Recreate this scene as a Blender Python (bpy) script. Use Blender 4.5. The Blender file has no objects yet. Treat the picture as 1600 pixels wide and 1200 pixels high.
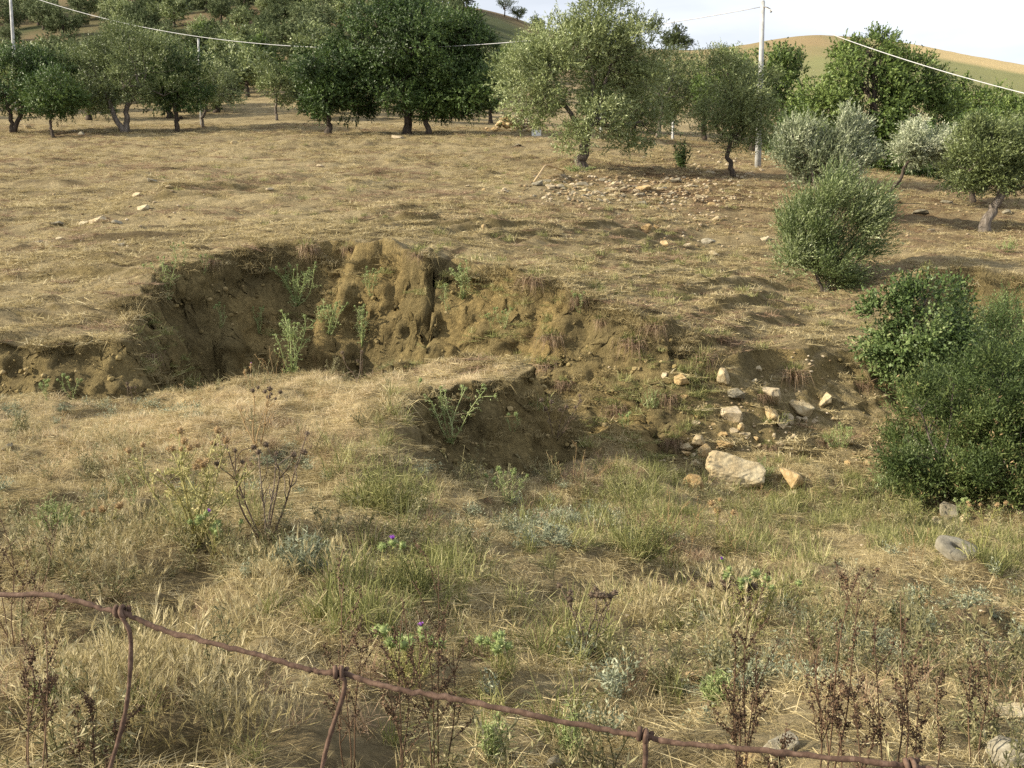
import bpy, math, random
import numpy as np
from mathutils import Vector, Euler

# ------------------------------------------------------------------ camera, sky, sun, exposure
SC = bpy.context.scene
COL = SC.collection
FPX = 1570.0                     # focal length in photo pixels (photo 1600 wide)
PITCH = math.radians(7.5)        # camera looks slightly down
EYE = 1.7
cam = bpy.data.cameras.new('camera')
cam.sensor_width = 36.0
cam.lens = 36.0 * FPX / 1600.0
cam.clip_start = 0.05
cam.clip_end = 3000.0
cam_o = bpy.data.objects.new('camera', cam)
COL.objects.link(cam_o)
cam_o.location = (0, 0, EYE)
cam_o.rotation_euler = (math.radians(90) - PITCH, 0, 0)
SC.camera = cam_o

SUN_EL = math.radians(26)
SUN_A = math.radians(13)         # sun from the left, a little behind the camera's plane
SUN_DIR = Vector((-math.cos(SUN_EL) * math.cos(SUN_A), -math.cos(SUN_EL) * math.sin(SUN_A), math.sin(SUN_EL)))
world = bpy.data.worlds.new('World')
SC.world = world
world.use_nodes = True
wn = world.node_tree
wn.nodes.clear()
w_out = wn.nodes.new('ShaderNodeOutputWorld')
w_bg = wn.nodes.new('ShaderNodeBackground')
w_sky = wn.nodes.new('ShaderNodeTexSky')
w_sky.sky_type = 'NISHITA'
w_sky.sun_disc = False
w_sky.sun_elevation = SUN_EL
w_sky.sun_rotation = math.atan2(SUN_DIR.x, SUN_DIR.y)
w_sky.air_density = 1.0
w_sky.dust_density = 2.5
w_sky.ozone_density = 1.0
w_bg.inputs['Strength'].default_value = 0.055
# thin veils of high cloud over the whole sky
w_tc = wn.nodes.new('ShaderNodeTexCoord')
w_mp = wn.nodes.new('ShaderNodeMapping')
w_mp.inputs['Scale'].default_value = (1.2, 1.2, 5.0)
w_nz = wn.nodes.new('ShaderNodeTexNoise')
w_nz.inputs['Scale'].default_value = 2.2
w_nz.inputs['Detail'].default_value = 6
w_rp = wn.nodes.new('ShaderNodeValToRGB')
w_rp.color_ramp.elements[0].position = 0.36
w_rp.color_ramp.elements[0].color = (0.55, 0.55, 0.55, 1)
w_rp.color_ramp.elements[1].position = 0.66
w_rp.color_ramp.elements[1].color = (1, 1, 1, 1)
w_mx = wn.nodes.new('ShaderNodeMixRGB')
w_mx.inputs['Color2'].default_value = (11.6, 12.0, 12.8, 1)
wn.links.new(w_tc.outputs['Generated'], w_mp.inputs['Vector'])
wn.links.new(w_mp.outputs['Vector'], w_nz.inputs['Vector'])
wn.links.new(w_nz.outputs['Fac'], w_rp.inputs['Fac'])
wn.links.new(w_rp.outputs['Color'], w_mx.inputs['Fac'])
wn.links.new(w_sky.outputs['Color'], w_mx.inputs['Color1'])
wn.links.new(w_mx.outputs['Color'], w_bg.inputs['Color'])
wn.links.new(w_bg.outputs['Background'], w_out.inputs['Surface'])

sun = bpy.data.lights.new('sun', 'SUN')
sun.energy = 5.0
sun.angle = math.radians(0.6)
sun.color = (1.0, 0.90, 0.72)
sun_o = bpy.data.objects.new('sun', sun)
COL.objects.link(sun_o)
sun_o.rotation_euler = SUN_DIR.to_track_quat('Z', 'Y').to_euler()
sun_o.location = (-20, -5, 30)

SC.view_settings.view_transform = 'Standard'
SC.view_settings.look = 'None'
SC.view_settings.gamma = 1.0
SC.view_settings.exposure = 0.98
SC.view_settings.use_curve_mapping = False
SC.render.engine = 'CYCLES'
SC.cycles.use_denoising = False
SC.cycles.max_bounces = 6
SC.cycles.diffuse_bounces = 3
SC.cycles.transmission_bounces = 3
SC.cycles.transparent_max_bounces = 6
SC.cycles.sample_clamp_indirect = 6.0

RNG = np.random.default_rng(11)

# ------------------------------------------------------------------ pixel <-> world
CT, ST = math.cos(PITCH), math.sin(PITCH)
def ray(px, py):
    u = (px - 800.0) / FPX
    v = (600.0 - py) / FPX
    return u, CT + v * ST, -ST + v * CT
def P(px, py, Y):
    a, b, c = ray(px, py)
    return (a / b * Y, Y, EYE + c / b * Y)
def se(px, py):
    a, b, c = ray(px, py)
    return a / b, c / b
def project(x, y, z):
    """world arrays -> photo pixels"""
    dz = z - EYE
    f = y * CT - dz * ST
    u = y * ST + dz * CT
    f = np.maximum(f, 0.05)
    return 800.0 + FPX * x / f, 600.0 - FPX * u / f

# ------------------------------------------------------------------ noise
_TAB = np.random.default_rng(5).random((256, 256)).astype(np.float32)
_TAB3 = np.random.default_rng(6).random((64, 64, 64)).astype(np.float32)
def n2(x, y, seed=0):
    x = np.asarray(x, dtype=np.float64) + seed * 17.31
    y = np.asarray(y, dtype=np.float64) + seed * 9.77
    ix = np.floor(x).astype(np.int64); iy = np.floor(y).astype(np.int64)
    fx = x - ix; fy = y - iy
    fx = fx * fx * (3 - 2 * fx); fy = fy * fy * (3 - 2 * fy)
    x0 = ix & 255; x1 = (ix + 1) & 255; y0 = iy & 255; y1 = (iy + 1) & 255
    a = _TAB[x0, y0]; b = _TAB[x1, y0]; c = _TAB[x0, y1]; d = _TAB[x1, y1]
    return (a + (b - a) * fx) * (1 - fy) + (c + (d - c) * fx) * fy * 1.0 - 0.5
def fbm(x, y, octs=4, seed=0, gain=0.5):
    r = 0.0; a = 1.0; f = 1.0
    for o in range(octs):
        r = r + a * n2(x * f + o * 3.7, y * f - o * 5.1, seed + o)
        a *= gain; f *= 2.03
    return r
def n3(p):
    i = np.floor(p).astype(np.int64); f = p - i
    f = f * f * (3 - 2 * f)
    r = 0.0
    for dx in (0, 1):
        for dy in (0, 1):
            for dz in (0, 1):
                w = (f[:, 0] if dx else 1 - f[:, 0]) * (f[:, 1] if dy else 1 - f[:, 1]) * (f[:, 2] if dz else 1 - f[:, 2])
                r = r + w * _TAB3[(i[:, 0] + dx) & 63, (i[:, 1] + dy) & 63, (i[:, 2] + dz) & 63]
    return r
def sstep(a, b, x):
    t = np.clip((x - a) / (b - a), 0, 1)
    return t * t * (3 - 2 * t)

# ------------------------------------------------------------------ mesh helpers
def mesh_np(name, verts, faces_list, mat=None, attrs=None, smooth=True):
    """faces_list: list of (n,k) int arrays (k = 3 or 4); attrs: dict name->(kind,array)"""
    me = bpy.data.meshes.new(name)
    verts = np.ascontiguousarray(verts, dtype=np.float32)
    me.vertices.add(len(verts))
    me.vertices.foreach_set('co', verts.ravel())
    faces_list = [np.asarray(f, dtype=np.int32) for f in faces_list if len(f)]
    nl = sum(f.size for f in faces_list); nf = sum(len(f) for f in faces_list)
    me.loops.add(nl); me.polygons.add(nf)
    me.loops.foreach_set('vertex_index', np.concatenate([f.ravel() for f in faces_list]))
    tot = np.concatenate([np.full(len(f), f.shape[1], dtype=np.int32) for f in faces_list])
    st = np.zeros(nf, dtype=np.int32); st[1:] = np.cumsum(tot)[:-1]
    me.polygons.foreach_set('loop_start', st)
    me.polygons.foreach_set('loop_total', tot)
    me.polygons.foreach_set('use_smooth', np.full(nf, bool(smooth)))
    if attrs:
        for k, (kind, arr) in attrs.items():
            at = me.attributes.new(k, kind, 'POINT')
            arr = np.ascontiguousarray(arr, dtype=np.float32)
            at.data.foreach_set({'FLOAT': 'value', 'FLOAT_COLOR': 'color', 'FLOAT_VECTOR': 'vector'}[kind], arr.ravel())
    if mat is not None:
        me.materials.append(mat)
    me.update(calc_edges=True)
    me.validate()
    return me
class Geo:
    """collects vertices, faces and a per-vertex value 'v'"""
    def __init__(s):
        s.V = []; s.F = {3: [], 4: []}; s.A = []; s.n = 0
    def add(s, verts, faces, v=0.5):
        verts = np.asarray(verts, dtype=np.float64)
        if isinstance(faces, dict):
            for k, f in faces.items():
                if len(f): s.F[k].append(np.asarray(f) + s.n)
        else:
            f = np.asarray(faces)
            if len(f): s.F[f.shape[1]].append(f + s.n)
        s.V.append(verts)
        s.A.append(np.broadcast_to(np.asarray(v, dtype=np.float64), (len(verts),)))
        s.n += len(verts)
    def mesh(s, name, mat, smooth=True):
        fl = [np.concatenate(s.F[k]) for k in (3, 4) if s.F[k]]
        return mesh_np(name, np.concatenate(s.V), fl, mat, {'v': ('FLOAT', np.concatenate(s.A))}, smooth)
def tube(pts, rad, sides=6, cap=True):
    pts = np.asarray(pts, dtype=np.float64); n = len(pts)
    rad = np.broadcast_to(np.asarray(rad, dtype=np.float64), (n,))
    tan = np.gradient(pts, axis=0)
    tan /= np.linalg.norm(tan, axis=1)[:, None] + 1e-9
    ref = np.array([0.0, 0.0, 1.0]) if abs(tan[0, 2]) < 0.9 else np.array([1.0, 0, 0])
    V = []
    a = np.cross(ref, tan[0]); a /= np.linalg.norm(a) + 1e-9
    for i in range(n):
        a = a - tan[i] * np.dot(a, tan[i]); a /= np.linalg.norm(a) + 1e-9
        b = np.cross(tan[i], a)
        ang = np.arange(sides) * 2 * math.pi / sides
        V.append(pts[i] + rad[i] * (np.cos(ang)[:, None] * a + np.sin(ang)[:, None] * b))
    V = np.concatenate(V)
    F = []
    for i in range(n - 1):
        for j in range(sides):
            k = (j + 1) % sides
            F.append((i * sides + j, i * sides + k, (i + 1) * sides + k, (i + 1) * sides + j))
    T = []
    if cap:
        V = np.concatenate([V, pts[:1], pts[-1:]])
        c0 = n * sides; c1 = c0 + 1
        for j in range(sides):
            k = (j + 1) % sides
            T.append((c0, k, j)); T.append((c1, (n - 1) * sides + j, (n - 1) * sides + k))
    return V, {4: np.array(F), 3: np.array(T)}
def bend(p0, p1, k=6, amp=0.1, rng=None, sag=0.0):
    rng = rng or RNG
    p0 = np.asarray(p0, float); p1 = np.asarray(p1, float)
    t = np.linspace(0, 1, k)[:, None]
    L = np.linalg.norm(p1 - p0)
    o1 = rng.normal(size=3) * amp * L; o2 = rng.normal(size=3) * amp * L
    p = p0 + (p1 - p0) * t + np.sin(t * math.pi) * o1 + np.sin(t * 2 * math.pi) * o2 * 0.5
    p[:, 2] += (np.sin(t[:, 0] * math.pi) * sag * L)
    return p
def unit(a):
    return a / (np.linalg.norm(a, axis=-1, keepdims=True) + 1e-9)
def leaves(geo, pos, d, length, width, v, fold=0.15, rng=None, nrm=None):
    """one folded rhombus per leaf"""
    rng = rng or RNG
    n = len(pos)
    d = unit(d)
    r = unit(rng.normal(size=(n, 3)))
    if nrm is not None: r = unit(nrm + .45 * r)
    side = unit(np.cross(d, r)); nor = np.cross(side, d)
    length = np.broadcast_to(length, (n,))[:, None]; width = np.broadcast_to(width, (n,))[:, None]
    V = np.empty((n, 4, 3))
    V[:, 0] = pos
    V[:, 1] = pos + d * length * 0.45 + side * width * 0.5 + nor * width * fold
    V[:, 2] = pos + d * length
    V[:, 3] = pos + d * length * 0.45 - side * width * 0.5 + nor * width * fold
    geo.add(V.reshape(-1, 3), np.arange(4 * n).reshape(-1, 4), np.repeat(np.broadcast_to(v, (n,)), 4))
def blades(geo, base, d, up_curve, length, width, v, rng=None):
    """bent tapering blades: quad + triangle; d initial direction, up_curve added vector at tip (droop)"""
    rng = rng or RNG
    n = len(base)
    d = unit(d)
    length = np.broadcast_to(length, (n,))[:, None]; width = np.broadcast_to(width, (n,))[:, None]
    side = unit(np.cross(d, unit(rng.normal(size=(n, 3)))))
    mid = base + d * length * 0.55
    tip = base + d * length + up_curve * length
    V = np.empty((n, 5, 3))
    V[:, 0] = base - side * width * 0.5; V[:, 1] = base + side * width * 0.5
    V[:, 2] = mid + side * width * 0.42; V[:, 3] = mid - side * width * 0.42
    V[:, 4] = tip
    i = np.arange(n)[:, None] * 5
    geo.add(V.reshape(-1, 3), {4: i + np.array([[0, 1, 2, 3]]), 3: i + np.array([[3, 2, 4]])},
            np.repeat(np.broadcast_to(v, (n,)), 5))

# ------------------------------------------------------------------ objects and tags
def tag(o, label=None, cat=None, group=None, kind=None):
    if label: o['label'] = label
    if cat: o['category'] = cat
    if group: o['group'] = group
    if kind: o['kind'] = kind
    return o
def obj(name, me, parent=None, loc=None):
    o = bpy.data.objects.new(name, me)
    COL.objects.link(o)
    if parent is not None: o.parent = parent
    if loc is not None: o.location = loc
    return o
def thing(name, label, cat, loc=(0, 0, 0), rotz=0.0, scale=1.0, group=None):
    o = obj(name, None)
    o.empty_display_size = 0.2
    o.location = loc; o.rotation_euler = (0, 0, rotz)
    o.scale = (scale, scale, scale) if np.isscalar(scale) else scale
    return tag(o, label, cat, group)

# ------------------------------------------------------------------ materials
def new_mat(name):
    m = bpy.data.materials.new(name); m.use_nodes = True
    nt = m.node_tree; nt.nodes.clear()
    out = nt.nodes.new('ShaderNodeOutputMaterial')
    return m, nt, out
def ramp_node(nt, stops):
    r = nt.nodes.new('ShaderNodeValToRGB')
    e = r.color_ramp.elements
    while len(e) < len(stops): e.new(0.5)
    for k, (p, c) in enumerate(stops):
        e[k].position = p; e[k].color = (c[0], c[1], c[2], 1)
    return r
def leaf_mat(name, stops, rough=0.6, transl=0.3, rand=0.35, spec=0.3):
    """colour from the per-leaf value 'v' plus a per-plant random shift; part of the light passes through"""
    m, nt, out = new_mat(name)
    at = nt.nodes.new('ShaderNodeAttribute'); at.attribute_name = 'v'
    oi = nt.nodes.new('ShaderNodeObjectInfo')
    ma = nt.nodes.new('ShaderNodeMath'); ma.operation = 'MULTIPLY_ADD'
    ma.inputs[1].default_value = rand; 
    sub = nt.nodes.new('ShaderNodeMath'); sub.operation = 'SUBTRACT'; sub.inputs[1].default_value = 0.5
    nt.links.new(oi.outputs['Random'], sub.inputs[0])
    nt.links.new(sub.outputs[0], ma.inputs[0])
    nt.links.new(at.outputs['Fac'], ma.inputs[2])
    rp = ramp_node(nt, stops)
    nt.links.new(ma.outputs[0], rp.inputs['Fac'])
    b = nt.nodes.new('ShaderNodeBsdfPrincipled')
    b.inputs['Roughness'].default_value = rough
    b.inputs['Specular IOR Level'].default_value = spec
    t = nt.nodes.new('ShaderNodeBsdfTranslucent')
    mx = nt.nodes.new('ShaderNodeMixShader'); mx.inputs[0].default_value = transl
    nt.links.new(rp.outputs['Color'], b.inputs['Base Color'])
    nt.links.new(rp.outputs['Color'], t.inputs['Color'])
    nt.links.new(b.outputs[0], mx.inputs[1]); nt.links.new(t.outputs[0], mx.inputs[2])
    nt.links.new(mx.outputs[0], out.inputs['Surface'])
    return m
def noise_mat(name, stops, scale=8.0, detail=6, rough=0.85, bump=0.3, bscale=30.0, stretch=(1, 1, 1), coord='Object', bdist=0.02, rand=0.0, spec=0.25):
    m, nt, out = new_mat(name)
    tc = nt.nodes.new('ShaderNodeTexCoord')
    mp = nt.nodes.new('ShaderNodeMapping'); mp.inputs['Scale'].default_value = stretch
    nz = nt.nodes.new('ShaderNodeTexNoise'); nz.inputs['Scale'].default_value = scale; nz.inputs['Detail'].default_value = detail
    nz.inputs['Roughness'].default_value = 0.62
    rp = ramp_node(nt, stops)
    b = nt.nodes.new('ShaderNodeBsdfPrincipled')
    b.inputs['Roughness'].default_value = rough; b.inputs['Specular IOR Level'].default_value = spec
    n_2 = nt.nodes.new('ShaderNodeTexNoise'); n_2.inputs['Scale'].default_value = bscale; n_2.inputs['Detail'].default_value = 8
    n_2.inputs['Roughness'].default_value = 0.7
    bp = nt.nodes.new('ShaderNodeBump'); bp.inputs['Strength'].default_value = bump; bp.inputs['Distance'].default_value = bdist
    nt.links.new(tc.outputs[coord], mp.inputs['Vector'])
    nt.links.new(mp.outputs['Vector'], nz.inputs['Vector']); nt.links.new(mp.outputs['Vector'], n_2.inputs['Vector'])
    if rand:
        oi = nt.nodes.new('ShaderNodeObjectInfo')
        ma = nt.nodes.new('ShaderNodeMath'); ma.operation = 'MULTIPLY_ADD'; ma.inputs[1].default_value = rand
        su = nt.nodes.new('ShaderNodeMath'); su.operation = 'SUBTRACT'; su.inputs[1].default_value = 0.5
        nt.links.new(oi.outputs['Random'], su.inputs[0]); nt.links.new(su.outputs[0], ma.inputs[0])
        nt.links.new(nz.outputs['Fac'], ma.inputs[2]); nt.links.new(ma.outputs[0], rp.inputs['Fac'])
    else:
        nt.links.new(nz.outputs['Fac'], rp.inputs['Fac'])
    nt.links.new(rp.outputs['Color'], b.inputs['Base Color'])
    nt.links.new(n_2.outputs['Fac'], bp.inputs['Height']); nt.links.new(bp.outputs['Normal'], b.inputs['Normal'])
    nt.links.new(b.outputs[0], out.inputs['Surface'])
    return m

# ------------------------------------------------------------------ terrain: three surfaces joined by eroded edges
def tps(ctrl):
    """thin-plate spline over (X/Y, ln Y) -> (z-EYE)/Y from photo points with their distance"""
    q = []; e = []
    for px, py, Y in ctrl:
        s, el = se(px, py)
        q.append((2.0 * s, math.log(Y))); e.append(el)
    q = np.array(q); e = np.array(e); n = len(q)
    d = np.linalg.norm(q[:, None] - q[None], axis=2)
    K = np.where(d > 0, d * d * np.log(d + 1e-12), 0) + np.eye(n) * 2e-4
    Pm = np.concatenate([np.ones((n, 1)), q], axis=1)
    A = np.block([[K, Pm], [Pm.T, np.zeros((3, 3))]])
    w = np.linalg.solve(A, np.concatenate([e, np.zeros(3)]))
    def f(x, y):
        yc = np.clip(y, 3.0, 420.0)
        qx = 2.0 * np.clip(x / yc, -0.95, 0.95); qy = np.log(yc)
        r = w[n] + w[n + 1] * qx + w[n + 2] * qy
        for k in range(n):
            d2 = (qx - q[k, 0]) ** 2 + (qy - q[k, 1]) ** 2
            r = r + w[k] * 0.5 * d2 * np.log(d2 + 1e-18)
        return EYE + r * yc
    return f
G_PTS = [(-500, 1200, 3.2), (0, 1200, 3.3), (400, 1200, 3.3), (800, 1200, 3.35), (1200, 1200, 3.45), (1600, 1200, 3.6), (2100, 1200, 3.7),
         (-400, 950, 5.2), (0, 950, 5.2), (400, 950, 5.3), (800, 960, 5.5), (1200, 960, 6.0), (1600, 985, 6.1), (2000, 980, 6.2),
         (-400, 800, 7.5), (0, 800, 7.5), (300, 795, 7.6), (550, 815, 7.4), (800, 850, 7.3), (1000, 900, 6.9), (1300, 925, 7.1), (1550, 905, 7.8), (2000, 900, 8),
         (1000, 810, 9.1), (1250, 845, 9.3), (1400, 845, 10.2), (1505, 875, 9.2), (1750, 890, 9.2),
         (930, 722, 12.0), (1050, 752, 12.3), (1150, 782, 11.7), (1250, 798, 11.3), (1400, 812, 11.4), (1600, 815, 11.8), (1900, 800, 12),
         (640, 690, 10.1), (600, 680, 9.9), (655, 735, 9.6), (740, 738, 10.9), (850, 768, 10.8), (560, 745, 8.7), (640, 775, 8.7), (720, 795, 8.8), (850, 805, 9.0), (520, 720, 9.6), (470, 775, 8.6),
         (-400, 700, 9.5), (0, 702, 9.5), (250, 702, 9.5), (-400, 645, 11.5), (0, 645, 11.5), (250, 643, 11.9),
         (-400, 622, 12.4), (0, 624, 12.4), (200, 626, 12.7), (300, 634, 14), (500, 646, 15.5), (650, 640, 15.5), (750, 645, 15.0), (850, 668, 14), (900, 700, 13.0),
         (-400, 580, 18), (400, 590, 20), (800, 610, 20), (1200, 690, 16), (1200, 620, 21), (1500, 700, 15), (1550, 620, 18), (1600, 590, 20.0), (1480, 600, 19.5), (2000, 640, 18)]
N_PTS = [(-400, 800, 7.5), (0, 800, 7.5), (300, 790, 7.7), (430, 795, 7.9), (-400, 700, 9.5), (0, 700, 9.5), (250, 698, 9.5), (400, 690, 9.5),
         (545, 676, 9.9), (482, 748, 8.8), (-400, 640, 11.7), (0, 638, 11.7), (250, 628, 12.2), (400, 602, 12.6), (500, 583, 12.8), (600, 573, 12.9),
         (700, 565, 12.9), (815, 569, 12.6), (400, 648, 10.8), (500, 628, 11.2), (600, 608, 11.6), (700, 584, 12.1), (650, 616, 11.1), (600, 642, 10.5),
         (0, 950, 5.2), (400, 950, 5.3), (1000, 565, 13.5), (1000, 700, 10), (800, 850, 7.3), (0, 600, 15), (600, 540, 15)]
LIP = [(-700, 545, 13.3, .5), (0, 527, 13.0, .45), (60, 533, 12.9, .5), (120, 529, 13.05, .5), (190, 536, 12.95, .5), (214, 500, 14.0, .7), (228, 455, 15.3, .9), (245, 425, 16.3, 1.0),
       (290, 405, 17.0, 1.5), (350, 401, 17.3, 1.8), (400, 390, 17.7, 1.9), (460, 376, 18.1, 1.9), (560, 378, 18.2, 2.0), (640, 390, 17.7, 1.7), (688, 402, 17.1, 1.0),
       (697, 404, 17.6, 1.0), (712, 410, 17.6, 1.0), (724, 414, 16.9, 1.6), (850, 437, 16.5, 1.8), (920, 462, 16.0, 2.3), (1040, 512, 15.3, 2.6), (1130, 545, 15.2, 3.0), (1200, 548, 15.7, 3.4),
       (1300, 545, 16.2, 3.6), (1375, 556, 16.2, 2.6), (1402, 480, 19.2, 1.4), (1430, 440, 20.4, .8), (1500, 432, 20.8, .7), (1600, 440, 20.6, .8), (2300, 445, 20.2, 1.0)]
U_PTS = [(a, b, c) for a, b, c, d in LIP] + [
    (-500, 400, 19), (-500, 300, 28), (-500, 210, 52), (-500, 120, 110), (-500, -40, 230),
    (0, 460, 15.5), (0, 400, 19), (0, 300, 28), (0, 240, 40), (0, 208, 52), (0, 165, 75), (0, 120, 110), (0, 40, 170), (0, -40, 230), (0, -30, 330),
    (250, 330, 23), (250, 260, 34), (250, 213, 50), (250, 165, 75), (250, 110, 110), (250, 20, 170), (250, -40, 230),
    (500, 320, 24), (500, 260, 34), (500, 213, 50), (500, 160, 75), (500, 105, 110), (500, 20, 170), (500, -20, 230), (500, 0, 330),
    (750, 350, 22), (750, 290, 30), (750, 238, 43), (750, 210, 52), (750, 180, 75), (750, 120, 120), (750, 16, 220), (830, 40, 225), (900, 68, 220), (750, 40, 330),
    (910, 330, 26), (910, 262, 38), (920, 225, 46), (900, 210, 54), (900, 180, 80), (980, 90, 210),
    (1150, 450, 19.5), (1100, 380, 25.5), (1150, 300, 33), (1185, 262, 42), (1185, 235, 55), (1185, 180, 90), (1185, 120, 160), (1150, 73, 260), (1040, 78, 260), (1050, 95, 340),
    (1290, 455, 21), (1300, 350, 28), (1350, 290, 38), (1300, 215, 60), (1300, 120, 150), (1250, 56, 260), (1400, 65, 260), (1600, 102, 240), (1500, 84, 250),
    (1540, 365, 28), (1540, 300, 38), (1550, 250, 60), (1550, 190, 110), (2100, 120, 240), (2100, 350, 28), (2100, 300, 38),
    (1250, 78, 340), (1600, 125, 330), (1400, 90, 340)]
NPOLY = [(-900, 642, 11.9, .5), (0, 634, 11.9, .5), (250, 627, 12.3, .5), (400, 600, 12.7, .6), (500, 581, 12.9, .7), (600, 571, 13.0, .9), (700, 569, 13.0, 1.0), (790, 573, 12.85, 1.0),
         (842, 572, 12.5, .85), (808, 580, 12.2, .65), (700, 595, 11.6, .5), (648, 615, 11.0, .45), (612, 642, 10.5, .8), (556, 674, 9.95, .8), (530, 700, 9.5, .3), (487, 748, 8.95, .3), (440, 800, 8.1, .4),
         (380, 850, 7.0, .8), (-900, 900, 6.0, .8)]
fG, fN, fU = tps(G_PTS), tps(N_PTS), tps(U_PTS)
def plan(pts):
    return np.array([P(a, b, c)[:2] for a, b, c, d in pts]), np.array([d for a, b, c, d in pts])
LIP_XY, LIP_W = plan(LIP)
UPOLY = np.concatenate([LIP_XY, [[700, 20], [700, 900], [-700, 900], [-700, 13]]])
N_XY, N_W = plan(NPOLY)
def inside(x, y, poly):
    r = np.zeros(x.shape, bool); n = len(poly)
    for i in range(n):
        x0, y0 = poly[i]; x1, y1 = poly[(i + 1) % n]
        if y0 == y1: continue
        c = ((y0 > y) != (y1 > y)) & (x < (x1 - x0) * (y - y0) / (y1 - y0) + x0)
        r ^= c
    return r
def seg_dist(x, y, pts, wid, closed):
    best = np.full(x.shape, 1e9); w = np.zeros(x.shape); n = len(pts)
    for i in range(n if closed else n - 1):
        j = (i + 1) % n
        ax, ay = pts[i]; bx, by = pts[j]
        dx, dy = bx - ax, by - ay; L2 = dx * dx + dy * dy
        t = np.clip(((x - ax) * dx + (y - ay) * dy) / L2, 0, 1)
        d = np.hypot(x - ax - t * dx, y - ay - t * dy)
        m = d < best
        best = np.where(m, d, best); w = np.where(m, wid[i] + (wid[j] - wid[i]) * t, w)
    return best, w
APEX = 4.0
R_ROWS = np.concatenate([np.arange(1.2, 7, .05), np.arange(7, 13, .03), np.arange(13, 16, .028), np.arange(16, 24.5, .024),
                         np.arange(24.5, 32, .08), np.geomspace(32, 75, 120), np.geomspace(76.5, 470, 110)])
T_COLS = np.radians(np.linspace(-41, 41, 580))
RR, TT = np.meshgrid(R_ROWS, T_COLS, indexing='ij')
GX = RR * np.sin(TT); GY = RR * np.cos(TT) - APEX
def build_height(x, y):
    wx = x + 0.4 * fbm(x * .9, y * .9, 4, 1) ; wy = y + 0.4 * fbm(x * .9, y * .9, 4, 9)
    zg = fG(x, y); zn = fN(x, y); zu = fU(x, y)
    near = (y > 5) & (y < 14.5)
    # raised near bank and its nose
    vx = x + .5 * (wx - x); vy = y + .5 * (wy - y)
    d, w = seg_dist(vx, vy, N_XY, N_W, True)
    sd = np.where(inside(vx, vy, N_XY), -d, d)
    sd = sd + 0.14 * fbm(x * 2.2, y * 2.2, 4, 3, .42)
    q = np.clip((sd + 0.05) / w, 0, 1)
    tn = np.where(q < 1, (1 - q) ** 1.35, 0.0)
    z = zg + (zn - zg) * tn
    steepn = np.where((q > 0.02) & (q < 0.98), np.abs(zn - zg) / w, 0)
    # far bank: the cut cliff
    d, w = seg_dist(wx, wy, LIP_XY, LIP_W, False)
    sd = np.where(inside(wx, wy, UPOLY), -d, d)
    flute = 0.38 * fbm(x * .8, y * 0.7, 4, 21) + 0.10 * fbm(x * 3.2, y * 3.2, 3, 22) + 0.06 * fbm(x * 8, y * 8, 3, 23)
    sd = sd + flute * np.interp(w, [.4, 1.4, 2.6], [.5, 1.15, .8])
    q = np.clip((sd + 0.04) / w, 0, 1)
    tu = np.where(q < 1, (1 - q) ** 1.5, 0.0)
    z = z + (zu - z) * tu
    soft = sstep(2.3, 3.2, w) * sstep(19, 17, y)
    bare = (1 - .45 * soft) * np.maximum(sstep(0.0, 0.12, q) * sstep(1.0, 0.8, q) * sstep(0.25, .7, np.abs(zu - zg) / w), sstep(.25, .6, steepn))
    return z, bare, tu, tn, soft
GZ, BARE, TU, TN, SOFT = build_height(GX, GY)
TERR = np.zeros(GX.shape)
def relief():
    global TERR
    x, y = GX, GY
    field = sstep(.9, 1.0, TU) * sstep(75, 45, y)
    # sheep-track terraces along the contours of the far field
    ph = GZ * 4.6 - .42 * np.clip(x, -12, 2) + 1.6 * fbm(x * .14, y * .35, 3, 31)
    step = np.abs((ph % 1.0) - 0.32)
    lft = sstep(5.5, 1.5, x - .1 * y)
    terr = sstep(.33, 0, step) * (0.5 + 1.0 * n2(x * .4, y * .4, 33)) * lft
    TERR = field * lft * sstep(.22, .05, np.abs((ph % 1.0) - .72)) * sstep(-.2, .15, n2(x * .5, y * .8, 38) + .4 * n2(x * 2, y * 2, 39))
    dz = field * (0.20 * terr * sstep(-.25, .2, fbm(x * .15, y * .15, 2, 36)) + 0.17 * fbm(x * .55, y * .9, 4, 34) + 0.11 * fbm(x * 1.3, y * 2.6, 3, 37) + 0.075 * fbm(x * 2.6, y * 4.2, 4, 35))
    low = 1 - field
    nearw = sstep(40, 20, y)
    dz = dz + low * nearw * (0.24 * fbm(x * .9, y * .9, 3, 41) + 0.13 * fbm(x * 2.6, y * 2.6, 4, 42)) * (1 - .5 * BARE)
    # lumpy clods on the bare faces
    dz = dz + BARE * (1 - .35 * SOFT) * (0.20 * fbm(x * 2.4, y * 2.4, 2, 50) + 0.13 * fbm(x * 6, y * 6, 4, 51, .6) + 0.05 * fbm(x * 17, y * 17, 2, 52))
    # burrowed, broken ground on the near right
    px, py = project(x, y, GZ)
    brk = np.exp(-(((px - 1530) / 110) ** 2 + ((py - 990) / 70) ** 2)) * (y < 9)
    dz = dz + brk * 0.16 * fbm(x * 5, y * 5, 3, 61)
    hill = sstep(60, 120, y)
    dz = dz + hill * (1.2 * fbm(x * .04, y * .04, 3, 71) * sstep(1150, 700, px) + 0.3 * fbm(x * .15, y * .15, 3, 72))
    return dz
GZ = GZ + relief()
def _idx(x, y):
    r = np.hypot(x, np.asarray(y) + APEX); t = np.arctan2(x, np.asarray(y) + APEX)
    fi = np.interp(r, R_ROWS, np.arange(len(R_ROWS)))
    fj = np.interp(t, T_COLS, np.arange(len(T_COLS)))
    i = np.clip(fi.astype(int), 0, len(R_ROWS) - 2); j = np.clip(fj.astype(int), 0, len(T_COLS) - 2)
    return i, j, fi - i, fj - j
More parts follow.
